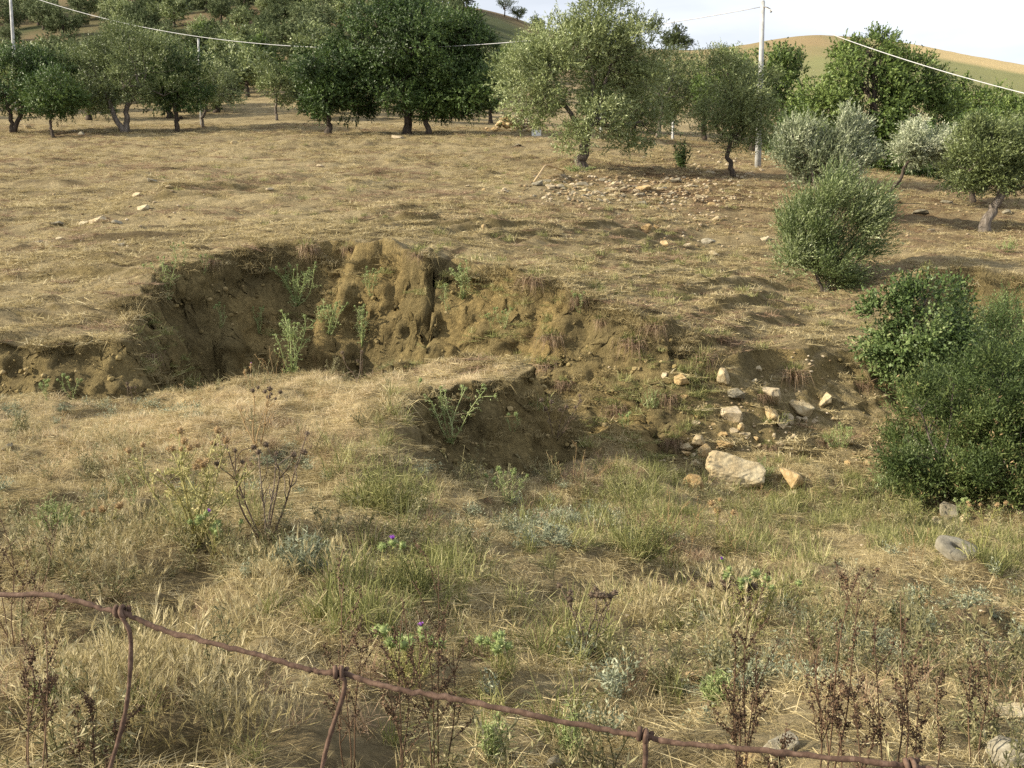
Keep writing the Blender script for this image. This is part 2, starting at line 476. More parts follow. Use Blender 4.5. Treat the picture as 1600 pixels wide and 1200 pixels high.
def lookup(A, x, y):
    i, j, a, b = _idx(x, y)
    return (A[i, j] * (1 - a) + A[i + 1, j] * a) * (1 - b) + (A[i, j + 1] * (1 - a) + A[i + 1, j + 1] * a) * b
def H(x, y):
    return lookup(GZ, x, y)
# slope from finite differences on the polar grid
_dr = np.gradient(GZ, axis=0) / np.gradient(R_ROWS)[:, None]
_dt = np.gradient(GZ, axis=1) / (np.gradient(T_COLS)[None, :] * RR)
SLOPE = np.hypot(_dr, _dt)
_YS = np.concatenate([np.arange(2.0, 30, .01), np.geomspace(30, 420, 2500)])
def hit(px, py):
    """first ground point under a photo pixel"""
    s, e = se(px, py)
    x = s * _YS; z = EYE + e * _YS
    g = H(x, _YS)
    k = np.nonzero(g >= z)[0]
    k = k[0] if len(k) else len(_YS) - 1
    return np.array([x[k], _YS[k], g[k]])
def ground_at(px, Y):
    x = (px - 800) / FPX / CT * Y * 1.0
    return np.array([x, Y, float(H(np.array([x]), np.array([Y]))[0])])

def mixc(a, b, t):
    return a + (b - a) * t[..., None]
def ground_colors():
    x, y = GX, GY
    px, py = project(x, y, GZ)
    straw = np.array([.32, .258, .142]); soil = np.array([.105, .077, .038]); dirt = np.array([.22, .172, .078]); ochre = np.array([.28, .205, .085])
    pale = np.array([.46, .365, .20])
    c = np.broadcast_to(straw, GX.shape + (3,)).copy()
    n = fbm(x * .8, y * .8, 4, 81); n_f = fbm(x * 3.5, y * 3.5, 4, 82)
    c = mixc(c, soil, np.clip(.42 + .9 * n + .8 * n_f, 0, 1) * .65)
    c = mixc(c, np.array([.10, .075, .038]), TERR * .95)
    # pale trodden top of the near bank
    pb = np.exp(-(((px - 330) / 360) ** 2 + ((py - 660) / 90) ** 2)) * (TN > .6) * (y < 14)
    c = mixc(c, pale, np.clip(pb * 1.0, 0, .9))
    # reddish earth round olive and far-right trees, darkened to paint in tree shade
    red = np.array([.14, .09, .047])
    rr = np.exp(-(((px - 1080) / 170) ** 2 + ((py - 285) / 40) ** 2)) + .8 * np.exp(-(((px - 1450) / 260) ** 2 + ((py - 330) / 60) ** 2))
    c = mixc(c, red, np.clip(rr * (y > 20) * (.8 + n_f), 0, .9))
    # bare soil of the cuts, with yellow patches
    on = sstep(.12, .5, fbm(x * .9 + 3, y * .9, 3, 83) + .12 * n_f)
    face = mixc(mixc(np.broadcast_to(dirt, c.shape), np.array([.105, .084, .042]), np.clip(.5 + n_f, 0, 1) * .7), ochre, on * .6)
    c = mixc(c, face, np.clip(BARE * 1.3, 0, 1))
    steep = sstep(.6, 1.2, SLOPE)
    c = mixc(c, face, steep * .9)
    # bare earth lower right
    be = np.exp(-(((px - 1500) / 190) ** 2 + ((py - 930) / 55) ** 2)) * (y < 9)
    c = mixc(c, np.array([.21, .16, .085]), np.clip(be, 0, .85))
    # the far hills
    hf = sstep(90, 150, y)
    right = sstep(960, 1060, px)
    hn = fbm(x * .03, y * .012, 4, 84)
    brown = np.array([.26, .195, .10]); green = np.array([.20, .20, .085]); gold = np.array([.44, .34, .17])
    crest = sstep(34, 8, py - np.interp(px, [1000, 1150, 1250, 1400, 1600], [80, 73, 56, 65, 102]))
    hn = hn + .5 * fbm(x * .15, y * .06, 3, 86)
    hr = mixc(mixc(np.broadcast_to(green, c.shape), brown, sstep(1420, 1260, px) * np.clip(.75 * crest + 1.2 * hn + .1, 0, 1)), gold, sstep(1330, 1450, px) * sstep(.75, 1.0, crest))
    hl = mixc(np.broadcast_to(np.array([.155, .115, .062]), c.shape), np.array([.065, .075, .032]), np.clip(.5 + 2.2 * fbm(x * .06, y * .06, 4, 85), 0, 1))
    c = mixc(c, mixc(hl, hr, right), hf)
    a = np.ones(GX.shape + (1,))
    a[..., 0] = np.clip(np.maximum(BARE * 1.3, steep), 0, 1)
    return np.concatenate([np.clip(c, .02, .9), a], axis=-1)
def ground_material():
    m, nt, out = new_mat('dry_ground')
    at = nt.nodes.new('ShaderNodeAttribute'); at.attribute_name = 'col'
    tc = nt.nodes.new('ShaderNodeTexCoord')
    nz = nt.nodes.new('ShaderNodeTexNoise'); nz.inputs['Scale'].default_value = 14; nz.inputs['Detail'].default_value = 10; nz.inputs['Roughness'].default_value = .72
    n_b = nt.nodes.new('ShaderNodeTexNoise'); n_b.inputs['Scale'].default_value = 45; n_b.inputs['Detail'].default_value = 6; n_b.inputs['Roughness'].default_value = .7
    rp = ramp_node(nt, [(.30, (.45, .43, .40)), (.52, (.95, .95, .95)), (.72, (1.6, 1.55, 1.5))])
    mu = nt.nodes.new('ShaderNodeMixRGB'); mu.blend_type = 'MULTIPLY'; mu.inputs['Fac'].default_value = .85
    b = nt.nodes.new('ShaderNodeBsdfPrincipled'); b.inputs['Roughness'].default_value = .95; b.inputs['Specular IOR Level'].default_value = .1
    bp = nt.nodes.new('ShaderNodeBump'); bp.inputs['Strength'].default_value = .9; bp.inputs['Distance'].default_value = .06
    ad = nt.nodes.new('ShaderNodeMath'); ad.operation = 'ADD'
    nt.links.new(tc.outputs['Object'], nz.inputs['Vector']); nt.links.new(tc.outputs['Object'], n_b.inputs['Vector'])
    nt.links.new(nz.outputs['Fac'], rp.inputs['Fac'])
    nt.links.new(at.outputs['Color'], mu.inputs['Color1']); nt.links.new(rp.outputs['Color'], mu.inputs['Color2'])
    nt.links.new(mu.outputs['Color'], b.inputs['Base Color'])
    nt.links.new(nz.outputs['Fac'], ad.inputs[0]); nt.links.new(n_b.outputs['Fac'], ad.inputs[1])
    nt.links.new(ad.outputs[0], bp.inputs['Height']); nt.links.new(bp.outputs['Normal'], b.inputs['Normal'])
    nt.links.new(b.outputs[0], out.inputs['Surface'])
    return m
def make_ground():
    nr, nc = GX.shape
    V = np.stack([GX, GY, GZ], axis=-1).reshape(-1, 3)
    # ledges and clods on the faces: push the soil in and out sideways
    er = np.stack([np.sin(TT), np.cos(TT)], axis=-1); et = np.stack([np.cos(TT), -np.sin(TT)], axis=-1)
    gr = er * _dr[..., None] + et * _dt[..., None]
    w = (np.clip(BARE * 1.4, 0, 1) * sstep(.35, .8, SLOPE)).ravel()
    m = np.nonzero(w > .03)[0]
    g2 = gr.reshape(-1, 2)[m]; g2 = -g2 / (np.linalg.norm(g2, axis=1, keepdims=True) + 1e-6)
    q = V[m] + 50.0
    a = .24 * (n3(q * np.array([1.5, 1.5, 2.8])) - .5) + .17 * (n3(q * np.array([3.8, 3.8, 6.5]) + 7) - .5) + .09 * (n3(q * 10.0 + 3) - .5)
    V[m, :2] += g2 * (a * w[m])[:, None]
    i = np.arange(nr - 1)[:, None] * nc + np.arange(nc - 1)[None]
    F = np.stack([i, i + 1, i + nc + 1, i + nc], axis=-1).reshape(-1, 4)
    me = mesh_np('ground', V, [F], ground_material(), {'col': ('FLOAT_COLOR', ground_colors().reshape(-1, 4))})
    o = obj('ground', me)
    tag(o, 'dry hillside terrain with eroded gully and bare earth cliff', 'ground', kind='structure')
make_ground()

# ------------------------------------------------------------------ vegetation materials
M_OLIVE = leaf_mat('olive_leaf', [(0.0, (.06, .08, .028)), (.45, (.165, .20, .07)), (.8, (.29, .33, .14)), (1.0, (.42, .45, .26))], rough=.5, transl=.22, rand=.2, spec=.4)
M_SILVER = leaf_mat('silver_olive_leaf', [(0.0, (.07, .09, .04)), (.4, (.18, .21, .11)), (.75, (.38, .41, .26)), (1.0, (.58, .60, .44))], rough=.5, transl=.22, rand=.15, spec=.4)
M_BUSHOL = leaf_mat('young_olive_leaf', [(0.0, (.045, .068, .02)), (.45, (.125, .165, .055)), (.8, (.25, .29, .125)), (1.0, (.42, .45, .28))], rough=.5, transl=.25, rand=.15, spec=.4)
M_DARK = leaf_mat('dark_leaf', [(0.0, (.02, .036, .009)), (.5, (.055, .095, .022)), (.85, (.11, .165, .038)), (1.0, (.17, .22, .07))], rough=.5, transl=.2, rand=.2, spec=.35)
M_MID = leaf_mat('green_leaf', [(0.0, (.035, .055, .013)), (.5, (.10, .15, .034)), (.85, (.175, .235, .06)), (1.0, (.26, .31, .10))], rough=.5, transl=.25, rand=.25, spec=.35)
M_FAR = leaf_mat('far_leaf', [(0.0, (.04, .055, .02)), (.5, (.095, .12, .048)), (1.0, (.21, .24, .12))], rough=.7, transl=.2, rand=.5, spec=.2)
M_SHRUB = leaf_mat('shrub_leaf', [(0.0, (.025, .042, .012)), (.5, (.085, .13, .037)), (.85, (.165, .22, .075)), (1.0, (.27, .31, .13))], rough=.5, transl=.25, rand=.2)
M_TAMA = leaf_mat('tamarisk_leaf', [(0.0, (.025, .042, .011)), (.5, (.08, .115, .032)), (.86, (.165, .20, .062)), (.93, (.34, .24, .12)), (1.0, (.42, .29, .16))], rough=.6, transl=.3, rand=.1)
M_THIS = leaf_mat('thistle_green', [(0.0, (.13, .17, .055)), (.5, (.27, .33, .12)), (1.0, (.46, .49, .25))], rough=.6, transl=.3, rand=.3)
M_CARD = leaf_mat('cardoon_stem', [(0.0, (.15, .16, .05)), (.5, (.28, .27, .09)), (1.0, (.46, .40, .18))], rough=.6, transl=.3, rand=.25)
M_DEAD = leaf_mat('dead_stem', [(0.0, (.05, .035, .022)), (.5, (.12, .085, .055)), (1.0, (.26, .21, .16))], rough=.8, transl=.1, rand=.3)
M_DOCK = leaf_mat('dock_stem', [(0.0, (.04, .025, .014)), (.5, (.10, .06, .034)), (1.0, (.20, .13, .075))], rough=.8, transl=.1, rand=.3)
M_TAN = leaf_mat('tan_stem', [(0.0, (.2, .13, .06)), (.5, (.36, .25, .12)), (1.0, (.55, .42, .24))], rough=.8, transl=.25, rand=.3)
M_STRAW = leaf_mat('straw', [(0.0, (.15, .116, .05)), (.35, (.325, .26, .125)), (.7, (.51, .42, .22)), (1.0, (.68, .59, .37))], rough=.7, transl=.35, rand=.4)
M_GREENG = leaf_mat('green_grass', [(0.0, (.10, .11, .035)), (.4, (.20, .21, .068)), (.75, (.33, .325, .125)), (1.0, (.50, .45, .23))], rough=.6, transl=.35, rand=.5)
M_PINK = leaf_mat('russet_grass', [(0.0, (.12, .075, .045)), (.5, (.27, .18, .11)), (1.0, (.42, .31, .2))], rough=.7, transl=.3, rand=.4)
M_GREY = leaf_mat('silver_herb', [(0.0, (.10, .115, .065)), (.5, (.22, .24, .15)), (1.0, (.40, .42, .29))], rough=.7, transl=.25, rand=.3)
M_FLOW = leaf_mat('thistle_flower', [(0.0, (.22, .05, .35)), (1.0, (.5, .2, .72))], rough=.6, transl=.3, rand=.1)
M_BARK = noise_mat('olive_bark', [(.3, (.05, .04, .03)), (.55, (.15, .125, .10)), (.75, (.28, .245, .21))], scale=9, stretch=(1, 1, .25), bump=.8, bscale=18, bdist=.05, rand=.1)
M_BARKD = noise_mat('dark_bark', [(.3, (.025, .02, .015)), (.7, (.10, .075, .055))], scale=9, stretch=(1, 1, .3), bump=.7, bscale=16, bdist=.05)
M_ROCK = noise_mat('sandstone', [(.25, (.22, .165, .085)), (.45, (.36, .285, .165)), (.6, (.45, .38, .24)), (.8, (.53, .47, .35))], scale=3.2, detail=9, bump=.55, bscale=16, bdist=.03, rand=.25)
M_OCHRE = noise_mat('ochre_stone', [(.25, (.21, .135, .055)), (.5, (.36, .255, .12)), (.75, (.48, .38, .22))], scale=4, detail=9, bump=.5, bscale=18, bdist=.03, rand=.25)
M_PALE = noise_mat('pale_stone', [(.25, (.24, .19, .115)), (.5, (.38, .31, .20)), (.75, (.50, .43, .31))], scale=4, detail=9, bump=.5, bscale=18, bdist=.03, rand=.2)
M_GREYR = noise_mat('grey_stone', [(.25, (.11, .095, .062)), (.5, (.21, .185, .13)), (.75, (.34, .31, .235))], scale=4, detail=9, bump=.5, bscale=18, bdist=.03, rand=.25)

# ------------------------------------------------------------------ trees
def foliage(geo, lobes, n_shoots, per, shoot_len, leaf_len, leaf_w, up, rng, clumps=16, crad=.4, gap=.3, core=.45, wind=(0, 0, 0), vlo=.15, vhi=.85, tip=.25, spread=.55):
    """shoots with leaves in uneven clumps spread through several lobes"""
    cl = []
    for l in lobes:
        c = np.array(l[:3]); R = np.array(l[3:6])
        d = unit(rng.normal(size=(clumps, 3)))
        rad = core + (.84 - core) * rng.random(clumps) ** .6
        pos = c + d * R * rad[:, None]
        r = R.mean() * crad * (.55 + .9 * rng.random(clumps))
        for k in range(clumps):
            cl.append((*pos[k], r[k], *unit((pos[k] - c) / R), rng.random()))
    C = np.array(cl)
    w = C[:, 3] ** 2
    pick = rng.choice(len(C), size=int(n_shoots * 1.5), p=w / w.sum())
    L = C[pick]
    d = unit(rng.normal(size=(len(pick), 3)) + L[:, 4:7] * .5)
    p = L[:, :3] + d * (L[:, 3] * (.25 + .75 * rng.random(len(pick)) ** .6))[:, None] * np.array([1.1, 1.1, .85])
    size = float(C[:, 3].mean())
    keep = n3(p / max(size, .05) * 1.3 + 30) > gap * (0.6 + .8 * rng.random(len(p)))
    p = p[keep][:n_shoots]; d = d[keep][:n_shoots]; L = L[keep][:n_shoots]
    n = len(p)
    sd = unit(d * .5 + L[:, 4:7] * .6 + np.array([0, 0, up]) + rng.normal(size=(n, 3)) * spread + np.array(wind))
    sl = shoot_len * (.5 + rng.random(n))
    nz = n3(p / max(size, .05) * .9 + 11)
    base_v = vlo + (vhi - vlo) * np.clip(.62 * L[:, 7] + .38 * nz + .15 * rng.normal(size=n), 0, 1)
    t = (np.arange(per) + .5) / per
    pos = p[:, None] + sd[:, None] * (sl[:, None] * t[None])[..., None]
    ld = sd[:, None] * (.6 + tip) + unit(rng.normal(size=(n, per, 3))) * .8
    v = base_v[:, None] + .09 * rng.normal(size=(n, per))
    nr = unit(L[:, 4:7] * .7 + d * .6 + np.array([0, 0, .35]))
    N = n * per
    sz = (.7 + .6 * rng.random(N))
    leaves(geo, pos.reshape(-1, 3), ld.reshape(-1, 3), leaf_len * sz, leaf_w * sz, np.clip(v.reshape(-1), 0, 1), rng=rng, nrm=np.repeat(nr * (1.0 if leaf_w / leaf_len > .42 else .35), per, axis=0))
    return p
def tree_mesh(name, lobes, trunks, n_shoots, per, shoot_len, leaf_len, leaf_w, up, seed, leafm, barkm, limb_r=.06, subs=6, **kw):
    """lobes: (cx,cy,cz,rx,ry,rz) m from the base; trunks: list of (points, r0, r1). returns trunk mesh, crown mesh"""
    rng = np.random.default_rng(seed)
    g = Geo()
    foliage(g, lobes, n_shoots, per, shoot_len, leaf_len, leaf_w, up, rng, **kw)
    b = Geo()
    tops = []
    for pts, r0, r1 in trunks:
        pts = np.array(pts, float)
        # resample with gentle wobble
        tt = np.linspace(0, len(pts) - 1, 12)
        q = np.stack([np.interp(tt, np.arange(len(pts)), pts[:, a]) for a in range(3)], axis=1)
        q[1:-1] += rng.normal(size=(10, 3)) * r1 * .35
        r = np.linspace(r0, r1, 12); r[0] *= 1.45; r[1] *= 1.12
        q[0, 2] -= .12
        b.add(*tube(q, r, 9)); tops.append(q[-1])
    tops = np.array(tops)
    for l in lobes:
        c = np.array(l[:3]); s = tops[np.argmin(np.linalg.norm(tops - c, axis=1))]
        lp = bend(s, c, 7, .07, rng)
        b.add(*tube(lp, np.linspace(limb_r, limb_r * .45, 7), 6))
        for k in range(subs):
            dd = unit(rng.normal(size=3) + np.array([0, 0, .4]))
            e = c + dd * np.array(l[3:6]) * .85
            st = lp[rng.integers(3, 7)]
            b.add(*tube(bend(st, e, 5, .08, rng), np.linspace(limb_r * .3, limb_r * .08, 5), 4, cap=False))
    return b.mesh(name + '_trunk', barkm), g.mesh(name + '_crown', leafm)
def put_tree(name, meshes, loc, label, cat='tree', group=None, rotz=0, scale=1.0):
    t = thing(name, label, cat, loc, rotz, scale, group)
    obj('trunk', meshes[0], t); obj('crown', meshes[1], t)
    return t
def px_lobes(Y, lob):
    """lobes given in photo pixels from the base (dx, up, rx, rz) + depth offset in px -> metres"""
    s = Y / FPX
    return [(dx * s * .96, dd * s, up * s, rx * s * .9, min(rx, rz * 1.3) * s * .9, rz * s * .92) for dx, up, rx, rz, dd in lob]
def px_path(Y, pts):
    s = Y / FPX
    return [(a * s, c * s if len(p) > 2 else 0.0, b * s) for p in pts for a, b, c in [(p[0], p[1], p[2] if len(p) > 2 else 0)]]

def main_tree(name, bx, by, lob, trunks, leafm, barkm, label, seed, nsh, per=10, sl=.35, ll=.1, lw=.032, up=.7, Y=None, group=None, cat='tree', limb=.06, **kw):
    base = hit(bx, by) if Y is None else ground_at(bx, Y)
    Yb = base[1]
    s = Yb / FPX
    # where the base itself is hidden, lobes are measured from the given base row of the photo
    dz = float(project(base[0:1], base[1:2], base[2:3])[1][0]) - by if (Y is not None and by) else 0.0
    lobes = px_lobes(Yb, [(a, b + dz, c, d, e) for a, b, c, d, e in lob])
    tr = [(px_path(Yb, p), r0 * s, r1 * s) for p, r0, r1 in trunks]
    ms = tree_mesh(name, lobes, tr, nsh, per, sl, ll, lw, up, seed, leafm, barkm, limb_r=limb, **kw)
    return put_tree(name, ms, base, label, cat, group)

# hero olive on the brow of the field
main_tree('olive_tree', 910, 262, [(-10, 150, 100, 62, 0), (-75, 120, 60, 55, -30), (70, 120, 70, 62, 20), (30, 205, 62, 48, 0), (-82, 92, 40, 34, 0), (-45, 190, 52, 40, 20), (95, 70, 46, 38, 10), (25, 65, 40, 34, -40), (-10, 40, 36, 22, -30), (60, 45, 34, 24, 0), (80, 180, 45, 38, -10), (105, 135, 42, 40, 0)],
          [([(-2, 0), (2, 18), (4, 38), (10, 70)], 8.5, 6.0), ([(4, 38), (25, 90), (40, 150)], 4.5, 2.2), ([(5, 45), (-30, 95), (-50, 150)], 4.2, 2.0), ([(8, 60), (15, 120), (10, 190)], 4.5, 1.5)],
          M_OLIVE, M_BARK, 'large feathery olive tree with pale twisted trunk rising from stony brow', 101, 6500, 11, .42, .115, .036, .55, limb=.09, vlo=.2, vhi=.9)
# dark evergreens left of it
main_tree('evergreen_tree', 637, 211, [(-10, 120, 90, 62, 0), (-75, 120, 52, 62, 0), (-50, 168, 55, 42, 0), (30, 135, 60, 58, -30), (-85, 62, 45, 36, 0), (-20, 55, 60, 32, -20), (60, 80, 50, 46, 0), (10, 178, 40, 30, 20), (-30, 195, 30, 22, 0)],
          [([(0, 0), (0, 22), (-2, 50), (-5, 90)], 6.6, 5.0)], M_DARK, M_BARKD, 'tall dark evergreen with a thick straight trunk, tallest beside the olive', 102, 7600, 10, .34, .105, .058, .3, limb=.1, core=.4)
main_tree('evergreen_tree', 669, 211, [(35, 100, 70, 70, 10), (65, 70, 52, 50, 0), (25, 150, 50, 36, 20), (80, 120, 38, 42, 10), (20, 55, 45, 34, 10), (60, 160, 36, 24, 10)],
          [([(0, 0), (-3, 20), (5, 60), (15, 90)], 4.4, 3.0)], M_DARK, M_BARKD, 'dark round evergreen with slim trunk, standing between tall evergreen and rubble heap', 103, 6000, 10, .34, .105, .058, .3, limb=.09, core=.4)
main_tree('evergreen_tree', 514, 210, [(-10, 70, 42, 40, 0), (10, 100, 42, 34, 10), (-25, 105, 32, 30, 0), (10, 50, 36, 28, -10)],
          [([(0, 0), (0, 20), (-2, 60)], 5, 3)], M_DARK, M_BARKD, 'small dark evergreen tucked against the tall evergreen on its grove side', 104, 2700, 10, .34, .105, .058, .3, core=.4)
# the grove on the left
main_tree('olive_tree', 190, 208, [(-25, 90, 62, 46, 0), (45, 90, 60, 50, 0), (10, 125, 60, 38, 20), (-50, 55, 34, 32, 0), (70, 55, 36, 30, 0), (15, 60, 46, 32, -30), (-60, 110, 34, 32, 20)],
          [([(4, 0), (-6, 18), (-14, 36), (-20, 60)], 4.5, 3), ([(6, 0), (9, 18), (10, 40), (30, 70)], 5, 3)],
          M_OLIVE, M_BARK, 'broad olive with two trunks forking from the ground in the grove', 105, 4800, 10, .36, .10, .04, .5, vlo=.0, vhi=.6)
main_tree('olive_tree', 20, 206, [(0, 70, 70, 45, 0), (60, 75, 52, 44, 10), (-60, 70, 60, 40, 0), (30, 100, 60, 32, 20), (70, 48, 34, 26, 0)],
          [([(0, 0), (-2, 22), (-5, 50)], 3.6, 2.6), ([(1, 0), (14, 26), (30, 60)], 3.6, 2.4)],
          M_DARK, M_BARKD, 'wide dark tree with V-shaped pair of trunks at the edge of grove', 106, 4800, 10, .36, .10, .05, .4, core=.4, vhi=.9)
main_tree('olive_tree', 84, 215, [(10, 72, 40, 36, 0), (-12, 60, 30, 28, 0), (22, 55, 26, 22, 0)],
          [([(0, 0), (-4, 18), (-5, 40)], 2.4, 1.8)], M_DARK, M_BARKD, 'small dark tree with single thin crooked trunk in front of the grove', 107, 1300, 10, .34, .11, .05, .4)
main_tree('olive_tree', 276, 206, [(0, 80, 40, 40, 0), (22, 65, 34, 32, 0), (-18, 60, 28, 28, 0), (18, 105, 34, 26, 0)],
          [([(0, 0), (0, 20), (2, 45)], 3.4, 3), ([(8, 24), (0, 12), (0, 6)], 2.0, 2.6)], M_DARK, M_BARKD, 'dark olive with short black stump-like trunk behind the two-trunked olive', 108, 1700, 10, .34, .11, .045, .4, vhi=.95)
main_tree('olive_tree', 318, 199, [(8, 58, 40, 26, 0), (-10, 72, 30, 24, 0), (35, 50, 28, 22, 0), (20, 78, 28, 18, 0)],
          [([(0, 0), (-3, 12), (4, 22), (6, 40)], 2.6, 1.8)], M_OLIVE, M_BARK, 'grey-green olive with pale S-bent trunk in grove', 109, 1500, 10, .34, .10, .035, .6, vhi=.95)
main_tree('olive_tree', 433, 188, [(0, 50, 27, 25, 0), (-10, 64, 18, 16, 0), (12, 62, 18, 18, 0)],
          [([(0, 0), (-1, 14), (0, 34)], 2.2, 1.6)], M_OLIVE, M_BARK, 'small round-headed olive standing alone on the slope behind the grove', 110, 900, 9, .36, .12, .045, .5)
# trees right of the hero olive
main_tree('olive_tree', 1028, 216, [(5, 75, 45, 50, 0), (30, 100, 40, 40, 10), (-30, 90, 36, 44, 20), (40, 60, 30, 30, 0)],
          [([(0, 0), (3, 25), (6, 60)], 3.4, 2.4)], M_OLIVE, M_BARK, 'olive with bare leaning trunk behind the large feathery olive', 111, 1900, 10, .36, .11, .036, .5, vlo=.05, vhi=.6)
main_tree('olive_tree', 1146, 276, [(-5, 110, 55, 55, 0), (-35, 80, 40, 40, 0), (25, 130, 40, 48, 10), (35, 80, 36, 40, 0), (-15, 155, 40, 32, 0), (5, 55, 34, 24, 0)],
          [([(0, 0), (-4, 15), (-10, 32), (-6, 60)], 4.2, 2.8)], M_OLIVE, M_BARKD, 'olive with crooked dark trunk on red earth right beside the utility pole', 112, 3200, 11, .36, .09, .028, .8, wind=(.35, 0, 0), vlo=.1, vhi=.8)
main_tree('evergreen_tree', 1165, 246, [(0, 120, 72, 46, 0), (45, 110, 48, 45, 0), (-50, 110, 46, 44, 0), (20, 70, 60, 40, 0), (30, 145, 34, 24, 0)],
          [([(0, 0), (0, 60)], 5, 4)], M_MID, M_BARKD, 'dark green leafy tree behind the utility pole', 113, 2300, 10, .4, .14, .08, .3, Y=54, vlo=.0, vhi=.7)
main_tree('evergreen_tree', 1345, 278, [(0, 105, 95, 55, 0), (-70, 90, 60, 55, 0), (75, 95, 55, 55, 10), (-10, 160, 66, 40, 0), (60, 145, 50, 38, 0), (-15, 190, 40, 24, 0), (0, 50, 90, 40, 0), (-90, 50, 50, 36, 0), (80, 50, 50, 34, 0), (15, 205, 24, 14, 10), (-50, 185, 22, 18, 0)],
          [([(0, 0), (0, 20), (0, 40)], 6, 5)], M_MID, M_BARKD, 'big broad green tree towering over the silvery olives', 114, 7600, 10, .4, .115, .066, .35, Y=46, limb=.1, core=.4, vhi=.8)
main_tree('olive_tree', 1288, 348, [(-38, 108, 36, 44, 0), (28, 115, 30, 40, 0), (38, 138, 20, 34, 0), (-5, 88, 44, 30, 0), (-48, 130, 22, 26, 0), (44, 92, 26, 30, 0), (0, 75, 50, 20, 20)],
          [([(0, 0), (-10, 35), (-25, 85)], 3.4, 2), ([(0, 0), (12, 40), (25, 90)], 3, 2)], M_SILVER, M_BARK, 'silvery olive with two feathery plumes above the rounded olive bush', 115, 3300, 11, .4, .085, .026, 1.3, wind=(.6, 0, .2), vlo=.05, vhi=1.0, tip=.7)
main_tree('olive_tree', 1384, 318, [(60, 92, 40, 26, 0), (30, 80, 26, 20, 0), (85, 88, 22, 18, 0)],
          [([(-4, 0), (8, 22), (22, 36), (26, 55), (40, 75)], 3.6, 1.8)], M_SILVER, M_BARKD, 'silvery olive leaning sideways on thin slanting dark trunk', 116, 2000, 11, .36, .085, .026, .7, wind=(.6, 0, 0), vlo=.15, vhi=.9)
main_tree('olive_tree', 1517, 316, [(-5, 70, 42, 36, 0), (15, 45, 32, 28, 0), (-25, 50, 24, 28, 0)],
          [([(0, 0), (1, 18), (2, 45)], 4.6, 3.8)], M_OLIVE, M_BARKD, 'shadowy olive with short upright reddish trunk at back of right-hand grove', 117, 2300, 10, .34, .09, .03, .5, vlo=.0, vhi=.65)
main_tree('olive_tree', 1541, 362, [(-10, 120, 46, 40, 0), (-35, 90, 28, 34, 0), (40, 125, 48, 44, 0), (80, 100, 50, 40, 0), (15, 90, 40, 30, 10), (0, 148, 36, 24, 0)],
          [([(-4, 0), (4, 24), (14, 48), (24, 66)], 9, 5.5), ([(14, 44), (30, 62), (60, 72), (80, 70)], 3.4, 2.6), ([(20, 60), (10, 90), (-10, 120)], 4.5, 2)],
          M_OLIVE, M_BARK, 'old olive with thick grey leaning trunk and a low bent limb', 118, 4200, 11, .36, .09, .028, .7, wind=(.3, 0, 0), vlo=.0, vhi=.55)
main_tree('olive_bush', 1290, 455, [(5, 70, 66, 52, 0), (-36, 95, 34, 42, 0), (36, 108, 40, 44, 0), (0, 128, 40, 32, 0), (52, 78, 32, 38, 0), (-48, 60, 30, 36, 0), (0, 35, 50, 28, -20), (60, 104, 22, 30, 0), (10, 18, 30, 18, 0)],
          [([(0, 0), (4, 15), (8, 40)], 4, 3), ([(-3, 0), (-14, 20), (-20, 45)], 3, 2)], M_BUSHOL, M_BARK, 'dense rounded young olive bush at field edge above the gully', 119, 4600, 14, .5, .066, .018, 1.0, wind=(.5, 0, .1), vlo=.1, vhi=1.0, cat='bush', limb=.03, spread=.4, tip=.8, clumps=9, crad=.4, core=.6)
for k, (bx, Y, h, label) in enumerate([(1500, 66, 90, 'pale green leafy tree behind the right-hand grove, next to broad tree'), (1570, 58, 80, 'bright green tree rising behind the old thick-trunked olive'),
                                      (1650, 70, 100, 'pale green tree half out of view behind the right-hand grove')]):
    main_tree('leafy_tree', bx, 0, [(0, h * .7, 60, 34, 0), (-40, h * .5, 40, 34, 0), (40, h * .55, 44, 34, 0), (0, h, 40, 22, 0), (0, 30, 60, 30, 0)],
              [([(0, 0), (0, h * .5)], 4, 3)], M_MID, M_BARKD, label, 130 + k, 2000, 9, .4, .15, .09, .4, Y=Y, vlo=.2, vhi=.95)
main_tree('leafy_tree', 1090, 0, [(0, 90, 50, 44, 0), (-40, 80, 40, 44, 0), (30, 60, 50, 40, 0)], [([(0, 0), (0, 50)], 4, 3)], M_OLIVE, M_BARKD,
          'grey-green olive crown filling the gap behind crooked olive', 140, 1700, 9, .4, .13, .045, .5, Y=60, vlo=.1, vhi=.7)
main_tree('evergreen_tree', 985, 0, [(0, 60, 60, 44, 0), (-60, 50, 40, 34, 0), (55, 55, 40, 38, 0)], [([(0, 0), (0, 40)], 4, 3)], M_DARK, M_BARKD,
          'low dark tree in the shade behind the large feathery olive', 141, 1500, 9, .4, .14, .08, .4, Y=62)

for k, (bx, Y, label) in enumerate([(1440, 43, 'added low dark shrub crown deepening the shade behind leaning silvery olive'), (1245, 48, 'added low dark shrub at the foot of broad green tree near pole'), (1490, 50, 'added dark shrubby tree behind the short reddish trunk'), (1580, 44, 'added dark shrubby tree behind the low bent olive limb')]):  # dark crowns added to fill the gaps and deepen the shade among right-hand trees
    main_tree('filler_shrub', bx, 0, [(0, 40, 46, 32, 0), (-35, 28, 34, 26, 0), (35, 30, 36, 26, 0), (0, 65, 34, 20, 0)], [([(0, 0), (0, 30)], 3, 2)], M_DARK, M_BARKD, label, 150 + k, 1700, 10, .34, .1, .055, .4, Y=Y, cat='shrub')
